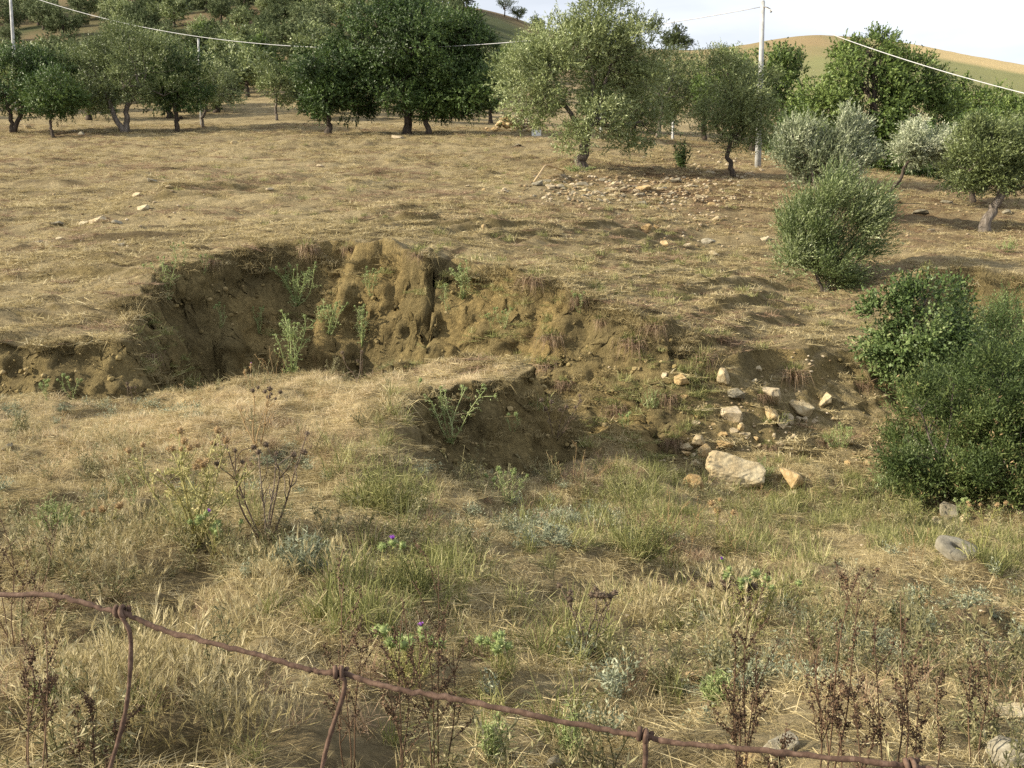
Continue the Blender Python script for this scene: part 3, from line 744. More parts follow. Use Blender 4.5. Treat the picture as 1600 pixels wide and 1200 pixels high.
# trees of the hillside grove beyond
def far_proto(k, leafm, seed):
    rng = np.random.default_rng(seed)
    lob = [(0, 0, 2.5, 1.7, 1.7, 1.3), (.9, .2, 2.2, 1.1, 1.1, .9), (-.9, 0, 2.3, 1.1, 1.1, 1.0), (.2, -.6, 3.1, 1.1, 1.1, .9), (0, .4, 1.5, 1.4, 1.4, .7)]
    lob = [tuple(np.array(l) + rng.normal(size=6) * np.array([.3, .3, .2, .12, .12, .1])) for l in lob]
    return tree_mesh('far_tree%d' % k, lob, [([(0, 0, 0), (.05, 0, 1.0), (.1, 0, 1.8)], .2, .13)], 520, 8, .5, .26, .13, .6, seed, leafm, M_BARKD, limb_r=.07, subs=2, vlo=.1, vhi=.9)
FARP = [far_proto(0, M_FAR, 201), far_proto(1, M_OLIVE, 202), far_proto(2, M_MID, 203), far_proto(3, M_OLIVE, 204), far_proto(4, M_FAR, 205)]
rngf = np.random.default_rng(77)
def far_tree(px, Y, h, k, label, group):
    p = ground_at(px, Y)
    s = h / 4.0
    put_tree('hillside_tree', FARP[k], p, label, 'tree', group, rngf.random() * 6.28, (s * (1 + .25 * rngf.random()), s * (1 + .25 * rngf.random()), s))
FL = {0: 'dark green bushy tree on the hillside beyond the grove', 4: 'dark green bushy tree on the hillside beyond the grove', 1: 'grey-green olive on the hillside beyond the grove',
      3: 'grey-green olive on the hillside beyond the grove', 2: 'bright green leafy tree on the hillside beyond the grove'}
FGp = {0: 'dark trees on the hillside', 4: 'dark trees on the hillside', 1: 'olives on the hillside', 3: 'olives on the hillside', 2: 'bright green trees on the hillside'}
BAND = ['on the slope directly behind the grove', 'on the lower hillside beyond the grove', 'on the bare middle hillside above the grove', 'close under the crest of the hill']
def in_gap(px, Y):
    return 380 < px < 470 and 55 < Y < 78 
spots = []
for Y0, Y1, n, hmin, hmax, dmin in [(62, 84, 36, 2.2, 3.3, 3.4), (84, 125, 84, 2.6, 4.0, 3.5), (125, 185, 130, 2.2, 4.3, 3.6), (185, 226, 60, 1.8, 4.0, 4.6)]:
    c = 0
    for tries in range(2500):
        if c >= n: break
        px = rngf.uniform(-150, 800 if Y0 < 120 else 735); Y = rngf.uniform(Y0, Y1)
        if in_gap(px, Y) : continue
        x = (px - 800) / FPX * Y
        if any((x - a) ** 2 + (Y - b) ** 2 < dmin ** 2 for a, b in spots): continue
        if Y > 125 and n2(np.array([x * .03]), np.array([Y * .03]), 9)[0] < -.2: continue
        spots.append((x, Y)); c += 1
        k = int(rngf.choice([0, 1, 2, 3, 4], p=[.25, .25, .1, .25, .15] if Y < 125 else [.4, .12, .06, .12, .3]))
        bi = 0 if Y < 84 else 1 if Y < 125 else 2 if Y < 185 else 3
        hh = rngf.uniform(hmin, hmax); si = ['low', 'mid-sized', 'tall'][min(2, int((hh - hmin) / (hmax - hmin) * 3))]
        far_tree(px, Y, hh, k, si + ' ' + FL[k].replace('on the hillside beyond the grove', BAND[bi]), si + ' ' + FGp[k] + ', ' + BAND[bi])
for px, Y, h, k, lab in [(690, 215, 5.5, 0, 'large dark thicket tree on the hill crest'), (728, 217, 5.0, 4, 'dark spreading tree on the end of the hill crest'), (675, 190, 4.5, 0, 'dark tree just under the hill crest'), (808, 222, 2.6, 4, 'small dark tree on falling shoulder of the hill'),
                         (838, 215, 2.8, 0, 'dark bush beyond the shoulder of the hill, against the sky'), (1042, 258, 5.5, 0, 'dark low tree on the saddle between both hills'), (1060, 262, 3.2, 4, 'small dark shrub on the saddle between both hills'),
                         (860, 130, 4, 1, 'olive at foot of the hill behind the large feathery olive'), (800, 110, 4, 3, 'olive at foot of the hill beside the tall evergreens')]:
    far_tree(px, Y, h, k, lab, None)
# two lone trees against the sky
def lone_tree(px, Y, h, label, leafy, seed):
    rng = np.random.default_rng(seed)
    b = Geo(); g = Geo()
    b.add(*tube([(0, 0, -.1), (.05, 0, h * .25), (0, 0, h * .45)], [.16, .12, .1], 6))
    for k in range(14):
        d = unit(np.array([rng.normal() * .8, rng.normal() * .8, .75])) * h * rng.uniform(.35, .55)
        st = np.array([0, 0, h * rng.uniform(.25, .45)])
        b.add(*tube(bend(st, st + d, 5, .08, rng), np.linspace(.07, .02, 5), 4))
        n = 60 if leafy else 14
        pos = st + d * rng.uniform(.55, 1.1, size=(n, 1)) + rng.normal(size=(n, 3)) * h * .07
        leaves(g, pos, rng.normal(size=(n, 3)), .3, .14, rng.random(n) * .5, rng=rng)
    put_tree('lone_tree', (b.mesh('lone_trunk', M_BARKD), g.mesh('lone_crown', M_FAR)), ground_at(px, Y), label)
lone_tree(789, 222, 4.6, 'slender open-crowned tree on the hill shoulder against the sky', True, 5)
lone_tree(1579, 241, 2.6, 'tiny lone half-bare tree on crest of the smooth grassy hill', False, 6)

# ------------------------------------------------------------------ shrubs of the right-hand gully
def shrub(name, px, py, Y, lob, trunks, leafm, label, seed, nsh, per, sl, ll, lw, up, cat='shrub', **kw):
    base = ground_at(px, Y) if Y else hit(px, py)
    s = base[1] / FPX
    ex, ey = project(np.array([base[0]]), np.array([base[1]]), np.array([base[2]]))
    dz = float(ey[0]) - py        # lobes are given from the pixel (px, py)
    lobes = px_lobes(base[1], [(a, b + dz, c, d, e) for a, b, c, d, e in lob])
    tr = [([(x, y, z + (dz * s if i else 0)) for i, (x, y, z) in enumerate(px_path(base[1], p))], r0 * s, r1 * s) for p, r0, r1 in trunks]
    ms = tree_mesh(name, lobes, tr, nsh, per, sl, ll, lw, up, seed, leafm, M_BARK, limb_r=2.2 * s, **kw)
    return put_tree(name, ms, base, label, cat)
shrub('wild_pear', 1440, 640, 15.6, [(-10, 110, 60, 56, 0), (-60, 130, 44, 48, 0), (30, 140, 50, 48, 0), (0, 175, 46, 30, 0), (-75, 95, 28, 26, 0), (10, 75, 42, 34, -10), (-20, 65, 34, 24, 0)],
      [([(0, 0), (-4, 25), (-12, 45), (-28, 70)], 4.0, 2.6)], M_SHRUB, 'small leafy tree with bare curved trunk leaning out of the gully', 301, 2200, 9, .26, .055, .034, .35, cat='tree', core=.7, clumps=9, crad=.36, gap=.42, vlo=.05, vhi=1)
shrub('tamarisk_shrub', 1510, 800, 12.6, [(0, 80, 60, 50, 0), (-70, 90, 50, 50, 0), (80, 80, 60, 65, 0), (10, 150, 60, 44, 10), (-40, 40, 55, 38, -20), (50, 40, 60, 40, -30), (-75, 165, 36, 32, 0), (95, 180, 60, 44, 0), (-20, 205, 34, 24, 0), (50, 215, 30, 30, 0)],
      [([(0, 0), (-10, 40), (-30, 90)], 3, 2), ([(5, 0), (25, 50), (50, 100)], 3, 2)], M_TAMA, 'large feathery tamarisk shrub with rusty tips filling the gully', 302, 6000, 9, .32, .05, .015, 1.2, core=.8, clumps=8, crad=.30, gap=.42, vlo=.05, vhi=.92)
shrub('broom_shrub', 1530, 620, 17.0, [(0, 60, 70, 55, 0), (60, 90, 60, 55, 0), (-20, 105, 46, 34, 0), (40, 125, 40, 24, 0), (-40, 40, 40, 40, 0)],
      [([(0, 0), (0, 50)], 3, 2)], M_SHRUB, 'green broom shrub behind tamarisk below the earth lip', 303, 3200, 9, .32, .045, .012, 1.2, clumps=9, crad=.36, core=.7, gap=.42, vlo=.1, vhi=1)
shrub('broom_shrub', 1640, 640, 15.0, [(0, 100, 60, 60, 0), (30, 60, 60, 60, 0), (-20, 40, 50, 40, 0)], [([(0, 0), (0, 50)], 3, 2)], M_SHRUB, 'broom shrub half out of view against the tamarisk', 304, 2400, 9, .28, .045, .012, 1.2, clumps=14, crad=.32, gap=.42, vlo=.1, vhi=1)
shrub('tamarisk_shrub', 1455, 745, 13.8, [(0, 70, 50, 50, 0), (-30, 50, 34, 40, 0), (30, 110, 46, 44, 0), (20, 30, 44, 30, 0)], [([(0, 0), (0, 50)], 3, 2)], M_TAMA, 'smaller tamarisk shrub under the leaning leafy tree', 305, 1900, 9, .3, .05, .015, 1.2, clumps=8, crad=.32, core=.75, gap=.42, vlo=.05, vhi=.85)
shrub('bramble_shrub', 1570, 720, 14.2, [(0, 110, 60, 50, 0), (-40, 80, 50, 50, 0), (40, 60, 60, 60, 0)], [([(0, 0), (0, 60)], 3, 2)], M_SHRUB, 'dark leafy bramble tangled behind the large tamarisk', 306, 2600, 9, .22, .05, .03, .6, clumps=14, crad=.32, gap=.42, vlo=.0, vhi=.75)
shrub('tamarisk_shrub', 1590, 790, 12.2, [(0, 60, 50, 44, 0), (-50, 35, 40, 30, 0), (20, 120, 40, 40, 0), (-35, 95, 26, 30, 0)], [([(0, 0), (0, 50)], 3, 2)], M_TAMA, 'ragged tamarisk with rusty tips at the foot of the large tamarisk', 307, 2200, 9, .34, .05, .015, 1.4, clumps=6, crad=.32, core=.85, gap=.45, vlo=.2, vhi=.97)
shrub('broom_shrub', 1415, 800, 12.6, [(0, 34, 34, 28, 0), (-24, 20, 24, 20, 0), (26, 50, 26, 30, 0)], [([(0, 0), (0, 30)], 2, 1.5)], M_BUSHOL, 'yellowish-green broom spilling down the gully beside the tamarisk', 308, 1000, 9, .3, .05, .012, 1.4, clumps=6, crad=.36, core=.8, gap=.42, vlo=.3, vhi=.9)
def twig_bush(name, px, py, h, w, mat, label, seed, n=60, group=None):
    rng = np.random.default_rng(seed)
    p = hit(px, py); s = p[1] / FPX
    g = Geo()
    for k in range(n):
        a = rng.random() * 6.283; t = rng.random() ** .5
        e = np.array([math.cos(a) * t * w * s * .5, math.sin(a) * t * w * s * .5, h * s * (1 - .45 * t) * rng.uniform(.6, 1.05)])
        q = bend((e[0] * .1, e[1] * .1, -.02), e, 5, .1, rng)
        g.add(*tube(q, np.linspace(.006, .0022, 5), 3, cap=False), v=rng.random())
        for m in range(3):
            st = q[rng.integers(2, 5)]
            g.add(*tube(bend(st, st + unit(rng.normal(size=3) + np.array([0, 0, .8])) * h * s * .25, 4, .1, rng), np.linspace(.003, .0015, 4), 3, cap=False), v=rng.random())
    o = thing(name, label, 'bush', p, group=group)
    obj('twigs', g.mesh(name, mat), o)
twig_bush('dead_bush', 1588, 560, 75, 70, M_DEAD, 'leafless grey twiggy bush among green broom', 311, 60)
twig_bush('dead_bush', 1405, 612, 34, 40, M_DEAD, 'small grey twiggy bush on the gully rim under the leaning tree', 312, 40)

# ------------------------------------------------------------------ stones
def rock_mesh(name, seed, dims, mat, sub=2, rough=.05, pts=15):
    """angular broken stone: hull of a few points, edges worn, faces roughened"""
    import bmesh
    rng = np.random.default_rng(seed)
    bm = bmesh.new()
    q = unit(rng.normal(size=(pts, 3))) * (.8 + .3 * rng.random((pts, 1)))
    q = np.sign(q) * np.abs(q) ** .75
    for v in q: bm.verts.new(v)
    r = bmesh.ops.convex_hull(bm, input=bm.verts)
    bmesh.ops.delete(bm, geom=[g for g in r['geom_interior'] if isinstance(g, bmesh.types.BMVert)], context='VERTS')
    bmesh.ops.dissolve_limit(bm, angle_limit=math.radians(14), verts=bm.verts, edges=bm.edges)
    bmesh.ops.bevel(bm, geom=list(bm.edges), offset=.07, segments=1, affect='EDGES', clamp_overlap=True)
    bmesh.ops.triangulate(bm, faces=bm.faces)
    for k in range(sub):
        es = [e for e in bm.edges if e.calc_length() > .34 / (1 + k)]
        if es: bmesh.ops.subdivide_edges(bm, edges=es, cuts=1)
        bmesh.ops.triangulate(bm, faces=bm.faces)
    bm.verts.ensure_lookup_table(); bm.verts.index_update()
    V = np.array([v.co[:] for v in bm.verts]); F = np.array([[v.index for v in f.verts] for f in bm.faces])
    bm.free()
    V = V * (1 + rough * 2.2 * (n3(V * 1.9 + seed % 50 + 20) - .5)[:, None] + rough * 1.6 * (n3(V * 5 + 20) - .5)[:, None] + rough * .8 * (n3(V * 13 + 20) - .5)[:, None])
    V = V - (V.max(axis=0) + V.min(axis=0)) / 2
    V = V / np.abs(V).max(axis=0)
    V = V * np.array(dims) * .5
    return mesh_np(name, V, [F], mat, smooth=False)
ROCKS = {}
def rock_shared(matname, k):
    key = (matname, k)
    if key not in ROCKS:
        ROCKS[key] = rock_mesh('stone_' + matname + str(k), 400 + k * 7 + len(matname), (1, .85, .8), {'sand': M_ROCK, 'ochre': M_OCHRE, 'pale': M_PALE, 'grey': M_GREYR}[matname], sub=2, pts=11 + k % 4 * 2)
    return ROCKS[key]
rngr = np.random.default_rng(3)
def stone(px, py, w, h, kind, label, group=None, name='stone', own=None, rot=None, sink=.28):
    """px, py: centre of the stone in the photo; w, h its size in px"""
    p = hit(px, py + h * .42)
    s = math.hypot(p[0], p[1]) / FPX
    me = own or rock_shared(kind, int(rngr.integers(0, 8)))
    o = obj(name, me)
    W, Hh = w * s, h * s * 1.05
    o.scale = (W, (W + Hh) * .5, Hh) if own is None else (1, 1, 1)
    o.rotation_euler = rot or (rngr.uniform(-.3, .3), rngr.uniform(-.3, .3), rngr.uniform(-.4, .4))
    o.location = (p[0], p[1] + .1 * W, p[2] + Hh * (.5 - sink))
    tag(o, label, 'stone', group)
    return o
def px_m(px, py):
    p = hit(px, py); return math.hypot(p[0], p[1]) / FPX
# the big boulder and the stones of the slide around it
sb = px_m(1145, 768)
boulder = rock_mesh('boulder', 911, (96 * sb, 70 * sb, 66 * sb), M_ROCK, sub=5, rough=.07, pts=18)
b_o = stone(1145, 735, 92, 66, 'sand', 'big flat-topped pale sandstone boulder at the bottom of the stony slope', name='boulder', own=boulder, rot=(.42, .05, .12), sink=.22)
tag(b_o, cat='boulder')
SLIDE = [(1087, 753, 36, 30, 'ochre', 'yellow block wedged against the near side of the boulder'), (1237, 745, 30, 36, 'ochre', 'tilted brown slab standing between boulder and weeds'),
         (1218, 786, 18, 18, 'pale', 'small pale cobble below the tilted brown slab'), (1131, 586, 22, 32, 'sand', 'upright pinkish angular stone high on the slope'),
         (1066, 593, 22, 18, 'ochre', 'round orange stone beside the grass tussock'), (1038, 587, 8, 10, 'pale', 'tiny white stone next to the round orange stone'),
         (1066, 619, 22, 14, 'ochre', 'small yellow wedge-shaped stone under the round orange stone'), (1150, 615, 26, 20, 'grey', 'dull grey half-buried stone below the upright pinkish stone'),
         (1206, 618, 24, 32, 'pale', 'whitish stone draped with dry grass in mid slope'), (1205, 646, 22, 22, 'ochre', 'tan stone directly under the grass-draped whitish stone'),
         (1144, 645, 28, 28, 'pale', 'pink-white angular stone between the boulder and upright stone'), (1253, 637, 30, 26, 'sand', 'cracked yellowish stone above the row of small cobbles'),
         (1288, 624, 18, 22, 'sand', 'smooth rounded stone highest to the side of the cobble row'), (1223, 661, 14, 14, 'pale', 'small cobble in the row under the cracked stone'),
         (1234, 654, 10, 18, 'pale', 'upright small cobble in row under the cracked stone'), (1247, 656, 7, 12, 'pale', 'narrow small cobble in row under the cracked stone'), (1257, 655, 10, 10, 'pale', 'white round cobble at end of row under the cracked stone'),
         (1225, 649, 8, 10, 'pale', 'tiny cobble perched on the row under the cracked stone'), (1274, 657, 10, 8, 'pale', 'small chip lying apart beside the cobble row'), (1257, 664, 10, 8, 'sand', 'small chip just below the cobble row'),
         (1157, 667, 9, 13, 'ochre', 'small upright yellow stone above the boulder'), (1130, 678, 14, 8, 'ochre', 'flat yellow sliver of stone above the boulder'), (1133, 695, 22, 14, 'ochre', 'yellow flat stone touching the top of the boulder'),
         (1093, 687, 24, 22, 'sand', 'rounded tan stone on top of the little pile beside the boulder'), (1072, 698, 16, 12, 'sand', 'small stone on the outer side of the little pile'), (1100, 704, 20, 22, 'ochre', 'yellow stone at the foot of the little pile by boulder'),
         (1072, 708, 14, 9, 'ochre', 'small flat stone low in the little pile'), (1088, 722, 15, 11, 'sand', 'small tan stone between little pile and boulder'), (1050, 735, 18, 12, 'pale', 'small pale stone lying in the gully bottom near boulder'),
         (1325, 723, 9, 11, 'ochre', 'small ochre stone in the earth scar beside the slope'), (1354, 722, 9, 9, 'ochre', 'small rounded ochre stone in the earth scar'), (1360, 750, 10, 8, 'ochre', 'small ochre stone low in the earth scar'),
         (1327, 690, 14, 12, 'sand', 'sandy stone at top of the earth scar'), (1508, 808, 14, 18, 'sand', 'upright pale stone under edge of the tamarisk'), (1467, 820, 18, 20, 'sand', 'sandy stone beside the tamarisk foot'),
         (1482, 800, 22, 26, 'grey', 'dark grey stone in the hollow under the tamarisk'), (1240, 770, 10, 10, 'pale', 'pale pebble beneath the tilted brown slab')]
for a in SLIDE:
    stone(a[0], a[1], a[2] * 1.18, a[3] * 1.18, *a[4:], sink=.2, group='stones of the slide')
for k, (px, py, w, h) in enumerate(zip(np.random.default_rng(71).normal(1190, 75, 34), np.random.default_rng(72).normal(655, 48, 34), np.random.default_rng(73).uniform(7, 15, 34), np.random.default_rng(74).uniform(6, 12, 34))):
    kd = ['pale', 'sand', 'ochre', 'sand'][k % 4]
    stone(px, py, w, h, kd, {'pale': 'small pale cobble strewn among slide stones on the bank', 'sand': 'small buff cobble strewn among slide stones on the bank', 'ochre': 'small yellow cobble strewn among slide stones on the bank'}[kd], group='%s cobbles of the slide' % kd, sink=.38)
for k in range(70):
    rq = np.random.default_rng(2000 + k)
    kd = ['grey', 'pale', 'grey', 'sand'][k % 4]
    stone(rq.normal(955, 75), rq.normal(298, 11), rq.uniform(6, 14), rq.uniform(4, 8), kd, {'pale': 'small pale rubble stone scattered below the large olive', 'sand': 'small tan rubble stone scattered below the large olive', 'grey': 'small grey rubble stone scattered below the large olive'}[kd], group='%s rubble stones below the olive' % kd, sink=.38)
# stones of the field
FIELD = [(1010, 355, 18, 20, 'ochre', 'bright upright ochre stone on the field below olive'), (1025, 353, 10, 9, 'ochre', 'small ochre stone touching the bright upright one'), (1043, 354, 12, 10, 'sand', 'sandy stone just beyond the bright upright one'),
         (1037, 379, 16, 13, 'ochre', 'rounded ochre stone in grass below the bright upright one'), (1073, 382, 14, 10, 'pale', 'pale slanted stone in grass of the lower field'), (1106, 375, 26, 16, 'grey', 'broad grey stone in lower field'),
         (1115, 395, 20, 14, 'sand', 'half-buried sandy stone below the broad grey stone'), (1117, 340, 18, 8, 'sand', 'flat pale stone at the edge of the shaded ground'), (1195, 372, 16, 10, 'pale', 'pale stone beside the rounded olive bush'),
         (1006, 293, 26, 13, 'ochre', 'orange hump-shaped stone in the stone row under olive'), (993, 297, 14, 7, 'pale', 'pale flat stone beside the orange hump-shaped stone'), (970, 295, 22, 8, 'pale', 'long pale stone in the stone row under olive'),
         (895, 288, 12, 9, 'pale', 'whitish stone below the olive trunk'), (911, 287, 20, 10, 'grey', 'large grey stone below the olive trunk'), (912, 296, 16, 8, 'sand', 'flat sandy stone in front of the large grey stone'),
         (840, 285, 18, 11, 'grey', 'grey stone ending the stone row under olive'), (860, 290, 16, 10, 'pale', 'pale block in the stone row under olive'), (878, 290, 14, 9, 'grey', 'grey block in the stone row under olive'),
         (855, 282, 14, 8, 'grey', 'small grey stone behind the pale block'), (878, 274, 12, 8, 'grey', 'lone grey stone beside the olive roots'), (1001, 316, 22, 12, 'grey', 'dark grey stone half hidden in weeds below stone row'),
         (935, 303, 14, 8, 'pale', 'pale rubble stone below the olive row'), (920, 304, 12, 7, 'pale', 'small pale rubble stone below the olive row'), (955, 287, 14, 12, 'sand', 'tilted sandy stone above the stone row'),
         (1056, 280, 18, 12, 'grey', 'grey stone by the stunted bush beyond the olive'), (1110, 268, 20, 6, 'pale', 'flat pale slab on red earth near the crooked olive'), (1112, 318, 12, 8, 'ochre', 'ochre stone on earth under the crooked olive'),
         (756, 295, 6, 5, 'ochre', 'tiny bright ochre stone alone on the field'), (756, 354, 8, 10, 'ochre', 'small ochre stone alone in the grass above cliff'),
         (213, 303, 13, 9, 'sand', 'tan stone on the field below the grove'), (264, 291, 12, 7, 'sand', 'tan stone under the two-trunked olive, alone in grass'), (237, 282, 15, 8, 'grey', 'grey stone in grass below the two-trunked olive'),
         (222, 323, 18, 10, 'sand', 'sandy stone below the tan pair on field'), (150, 343, 26, 14, 'sand', 'broad sandy stone on the lower field by grove'), (182, 346, 15, 8, 'grey', 'flat grey stone beside the broad sandy stone'),
         (130, 348, 14, 10, 'sand', 'small sandy stone touching the broad sandy stone'), (88, 348, 18, 8, 'grey', 'long grey stone on the lower field edge'), (190, 381, 14, 9, 'grey', 'dark grey stone alone above the cliff'),
         (60, 377, 12, 7, 'grey', 'grey stone near edge of the lower field'), (92, 372, 9, 7, 'sand', 'little sandy stone near edge of the lower field'), (420, 295, 12, 6, 'pale', 'flat pale stone in the middle field'),
         (500, 258, 12, 6, 'pale', 'flat pale stone near the small dark evergreen'), (365, 222, 9, 8, 'sand', 'sandy stone at the grove border'), (42, 198, 12, 10, 'sand', 'sandy stone beside the V-shaped trunks'), (128, 208, 12, 8, 'grey', 'grey stone between two grove trees'),
         (805, 228, 20, 5, 'grey', 'flat grey slab near the white trough'), (620, 213, 20, 7, 'pale', 'flat pale stone at the foot of the tall evergreen'),
         (1455, 360, 16, 9, 'grey', 'dark grey stone in shade beneath the leaning silvery olive'), (1440, 330, 24, 10, 'grey', 'dark boulder-like stone in shade of the right-hand grove'), (1480, 315, 18, 8, 'grey', 'grey stone by the reddish trunk'), (1575, 330, 18, 10, 'grey', 'grey stone beyond the old leaning olive')]
for a in FIELD:
    stone(*a, group='stones on the field')
for a in [(1590, 1172, 80, 50, 'grey', 'lichen-grey boulder at the near bank corner'), (1580, 1112, 70, 26, 'sand', 'flat tan rock slab on the near bank'), (1222, 1160, 60, 42, 'grey', 'dark grey rock half hidden behind dock stalks'),
          (1085, 1055, 32, 22, 'ochre', 'brown earthy stone among silvery herbs'), (865, 1190, 34, 22, 'grey', 'grey stone at the foot of the green weeds'), (1175, 1185, 40, 24, 'ochre', 'yellow stone in front of the dark grey rock'), (10, 697, 16, 12, 'grey', 'dark stone on the path of near bank')]:
    stone(*a, group='rocks of the near bank')
# rubble too small to pick apart
def rubble(name, spec, mat_pick, label, seed):
    rng = np.random.default_rng(seed)
    g = Geo()
    import bmesh
    bm = bmesh.new(); bmesh.ops.create_icosphere(bm, subdivisions=1, radius=1.0)
    V0 = np.array([v.co[:] for v in bm.verts]); F0 = np.array([[v.index for v in f.verts] for f in bm.faces]); bm.free()
    for cx, cy, sx, sy, n, smin, smax in spec:
        for k in range(n):
            px = cx + rng.normal() * sx; py = cy + rng.normal() * sy
            p = hit(px, py)
            if p[1] > 70: continue
            s = p[1] / FPX * rng.uniform(smin, smax) * .5
            V = V0 * (1 + .35 * (rng.random((len(V0), 1)) - .5)) * np.array([1, .9, .6]) * s
            a = rng.random() * 6.28
            R = np.array([[math.cos(a), -math.sin(a), 0], [math.sin(a), math.cos(a), 0], [0, 0, 1]])
            g.add(V @ R.T + p + np.array([0, 0, s * .2]), F0, v=rng.random())
    o = obj(name, g.mesh(name, mat_pick, smooth=False))
    tag(o, label, 'rubble', kind='stuff')
M_RUB = leaf_mat('rubble_stone', [(0, (.15, .10, .05)), (.5, (.27, .20, .11)), (1, (.44, .37, .26))], rough=.9, transl=0.0, rand=0)
rubble('rubble', [(930, 298, 60, 12, 230, 3, 8), (1000, 300, 70, 22, 240, 3, 8), (1060, 340, 50, 30, 130, 3, 8), (1120, 280, 40, 22, 190, 3, 8), (1200, 640, 70, 45, 120, 3, 7), (1090, 700, 40, 30, 60, 3, 7), (1340, 730, 40, 25, 60, 3, 7), (180, 340, 100, 35, 60, 3, 7),
                  (1520, 960, 80, 60, 110, 3, 8), (1130, 420, 90, 40, 60, 3, 6), (950, 350, 120, 40, 60, 2, 5), (1400, 330, 120, 30, 60, 3, 7), (1300, 1000, 200, 80, 80, 3, 9), (700, 1000, 300, 100, 60, 3, 8), (1080, 320, 50, 16, 120, 2, 6)],
       M_RUB, 'loose small rubble and pebbles strewn over the field and stony slope', 55)
# the old stone ring half buried by the gully
M_RING = noise_mat('ring_stone', [(.3, (.10, .09, .065)), (.5, (.19, .17, .125)), (.75, (.27, .25, .19))], scale=9, detail=9, bump=.6, bscale=30, bdist=.02)
def ring_stone():
    p = hit(1503, 872); s = p[1] / FPX
    g = Geo()
    R, r = 34 * s, 10.5 * s; t = 9 * s
    prof = [(r, 0), (r * 1.05, t * .9), (r * 1.4, t), (R * .8, t), (R * .97, t * .8), (R, t * .35), (R * .98, -t * .4)]
    n = 36; V = []
    for i in range(n):
        a = i * 2 * math.pi / n
        w = 1 + .05 * math.sin(a * 3 + 1) + .03 * math.sin(a * 7)
        V += [(math.cos(a) * q * w, math.sin(a) * q * w, z + .02 * t * math.sin(5 * a)) for q, z in prof]
    m = len(prof); F = [(i * m + j, ((i + 1) % n) * m + j, ((i + 1) % n) * m + j + 1, i * m + j + 1) for i in range(n) for j in range(m - 1)]
    g.add(V, np.array(F))
    o = obj('stone_ring', g.mesh('stone_ring', M_RING)); o.location = (p[0], p[1] + .1, p[2] + .035); o.rotation_euler = (.30, .12, .1)
    tag(o, 'round grey stone ring with hole, half buried by the gully', 'stone')
ring_stone()

# ------------------------------------------------------------------ ruin, trough, posts behind the olive
def ruin():
    rng = np.random.default_rng(8)
    p = hit(825, 206); s = p[1] / FPX
    t = thing('ruined_wall', 'broken pale yellow masonry wall end lit by sun behind the olive', 'wall', p)
    w = 0
    for row in range(8):
        y = row * 5.0
        half = [16, 15, 14, 9, 8, 7, 4, 5][row]; off = [0, 0, -2, -7, -7, -8, -12, -12][row]
        x = -half + off
        while x < half + off - 1:
            bw = rng.uniform(5, 9)
            me = rock_shared('ochre' if rng.random() < .35 else 'pale', int(rng.integers(0, 8)))
            o = obj('block', me, t, ((x + bw / 2) * s, rng.uniform(-.1, .1), (y + 2.0) * s))
            o.scale = (bw * 1.1 * s, 10 * s, 6.4 * s); o.rotation_euler = (0, 0, rng.uniform(-.15, .15))
            x += bw
    p2 = hit(790, 206)
    t2 = thing('rubble_heap', 'heap of fallen orange building stones against the ruined wall', 'rubble', p2)
    for k in range(46):
        a = rng.normal() * 15; hh = max(0, 22 - abs(a) * .9 + (8 if a > 0 else 0)) * rng.random() ** .7
        me = rock_shared('ochre' if rng.random() < .75 else 'sand', int(rng.integers(0, 8)))
        q = np.array([p2[0] + a * s, p2[1] + rng.uniform(0, 1.2)])
        z = float(H(q[:1], q[1:])[0]) - p2[2]
        o = obj('stone_block', me, t2, (a * s, q[1] - p2[1], z + hh * s))
        sz = rng.uniform(5, 10) * s
        o.scale = (sz * 1.3, sz, sz * .8); o.rotation_euler = tuple(rng.uniform(-.5, .5, 3))
ruin()
M_WHITE = noise_mat('white_enamel', [(.3, (.50, .49, .44)), (.6, (.68, .67, .62))], scale=6, bump=.1, rough=.5)
def box(g, x0, x1, y0, y1, z0, z1, v=.5):
    V = [(x0, y0, z0), (x1, y0, z0), (x1, y1, z0), (x0, y1, z0), (x0, y0, z1), (x1, y0, z1), (x1, y1, z1), (x0, y1, z1)]
    g.add(V, np.array([(0, 3, 2, 1), (4, 5, 6, 7), (0, 1, 5, 4), (1, 2, 6, 5), (2, 3, 7, 6), (3, 0, 4, 7)]), v)
def trough():
    p = hit(838, 212); s = p[1] / FPX
    t = thing('trough', 'white trough standing on the ground by the ruined wall', 'trough', p)
    g = Geo(); h = 8 * s; w = 7 * s
    box(g, -w, w, -.25, -.20, -.05, h); box(g, -w, w, .20, .25, -.05, h); box(g, -w, -w + .05, -.199, .199, -.05, h - .004); box(g, w - .05, w, -.199, .199, -.05, h - .004); box(g, -w + .051, w - .051, -.199, .199, -.05, .05)
    obj('basin', g.mesh('trough', M_WHITE, smooth=False), t)
    r = Geo(); box(r, -w - .03, w + .03, -.29, -.17, h, h + .05); box(r, -w - .03, w + .03, .17, .29, h, h + .05)
    obj('rim', r.mesh('trough_rim', M_GREYR, smooth=False), t)
trough()
M_CONC = noise_mat('concrete_pole', [(.3, (.25, .25, .24)), (.6, (.40, .40, .385)), (.8, (.5, .5, .48))], scale=5, bump=.2, rough=.8)
M_CABLE = noise_mat('cable_sheath', [(.3, (.36, .36, .36)), (.7, (.5, .5, .5))], scale=5, bump=.05, rough=.5)
M_IRON = noise_mat('insulator_iron', [(.3, (.10, .09, .08)), (.7, (.22, .20, .19))], scale=9, bump=.1, rough=.6)
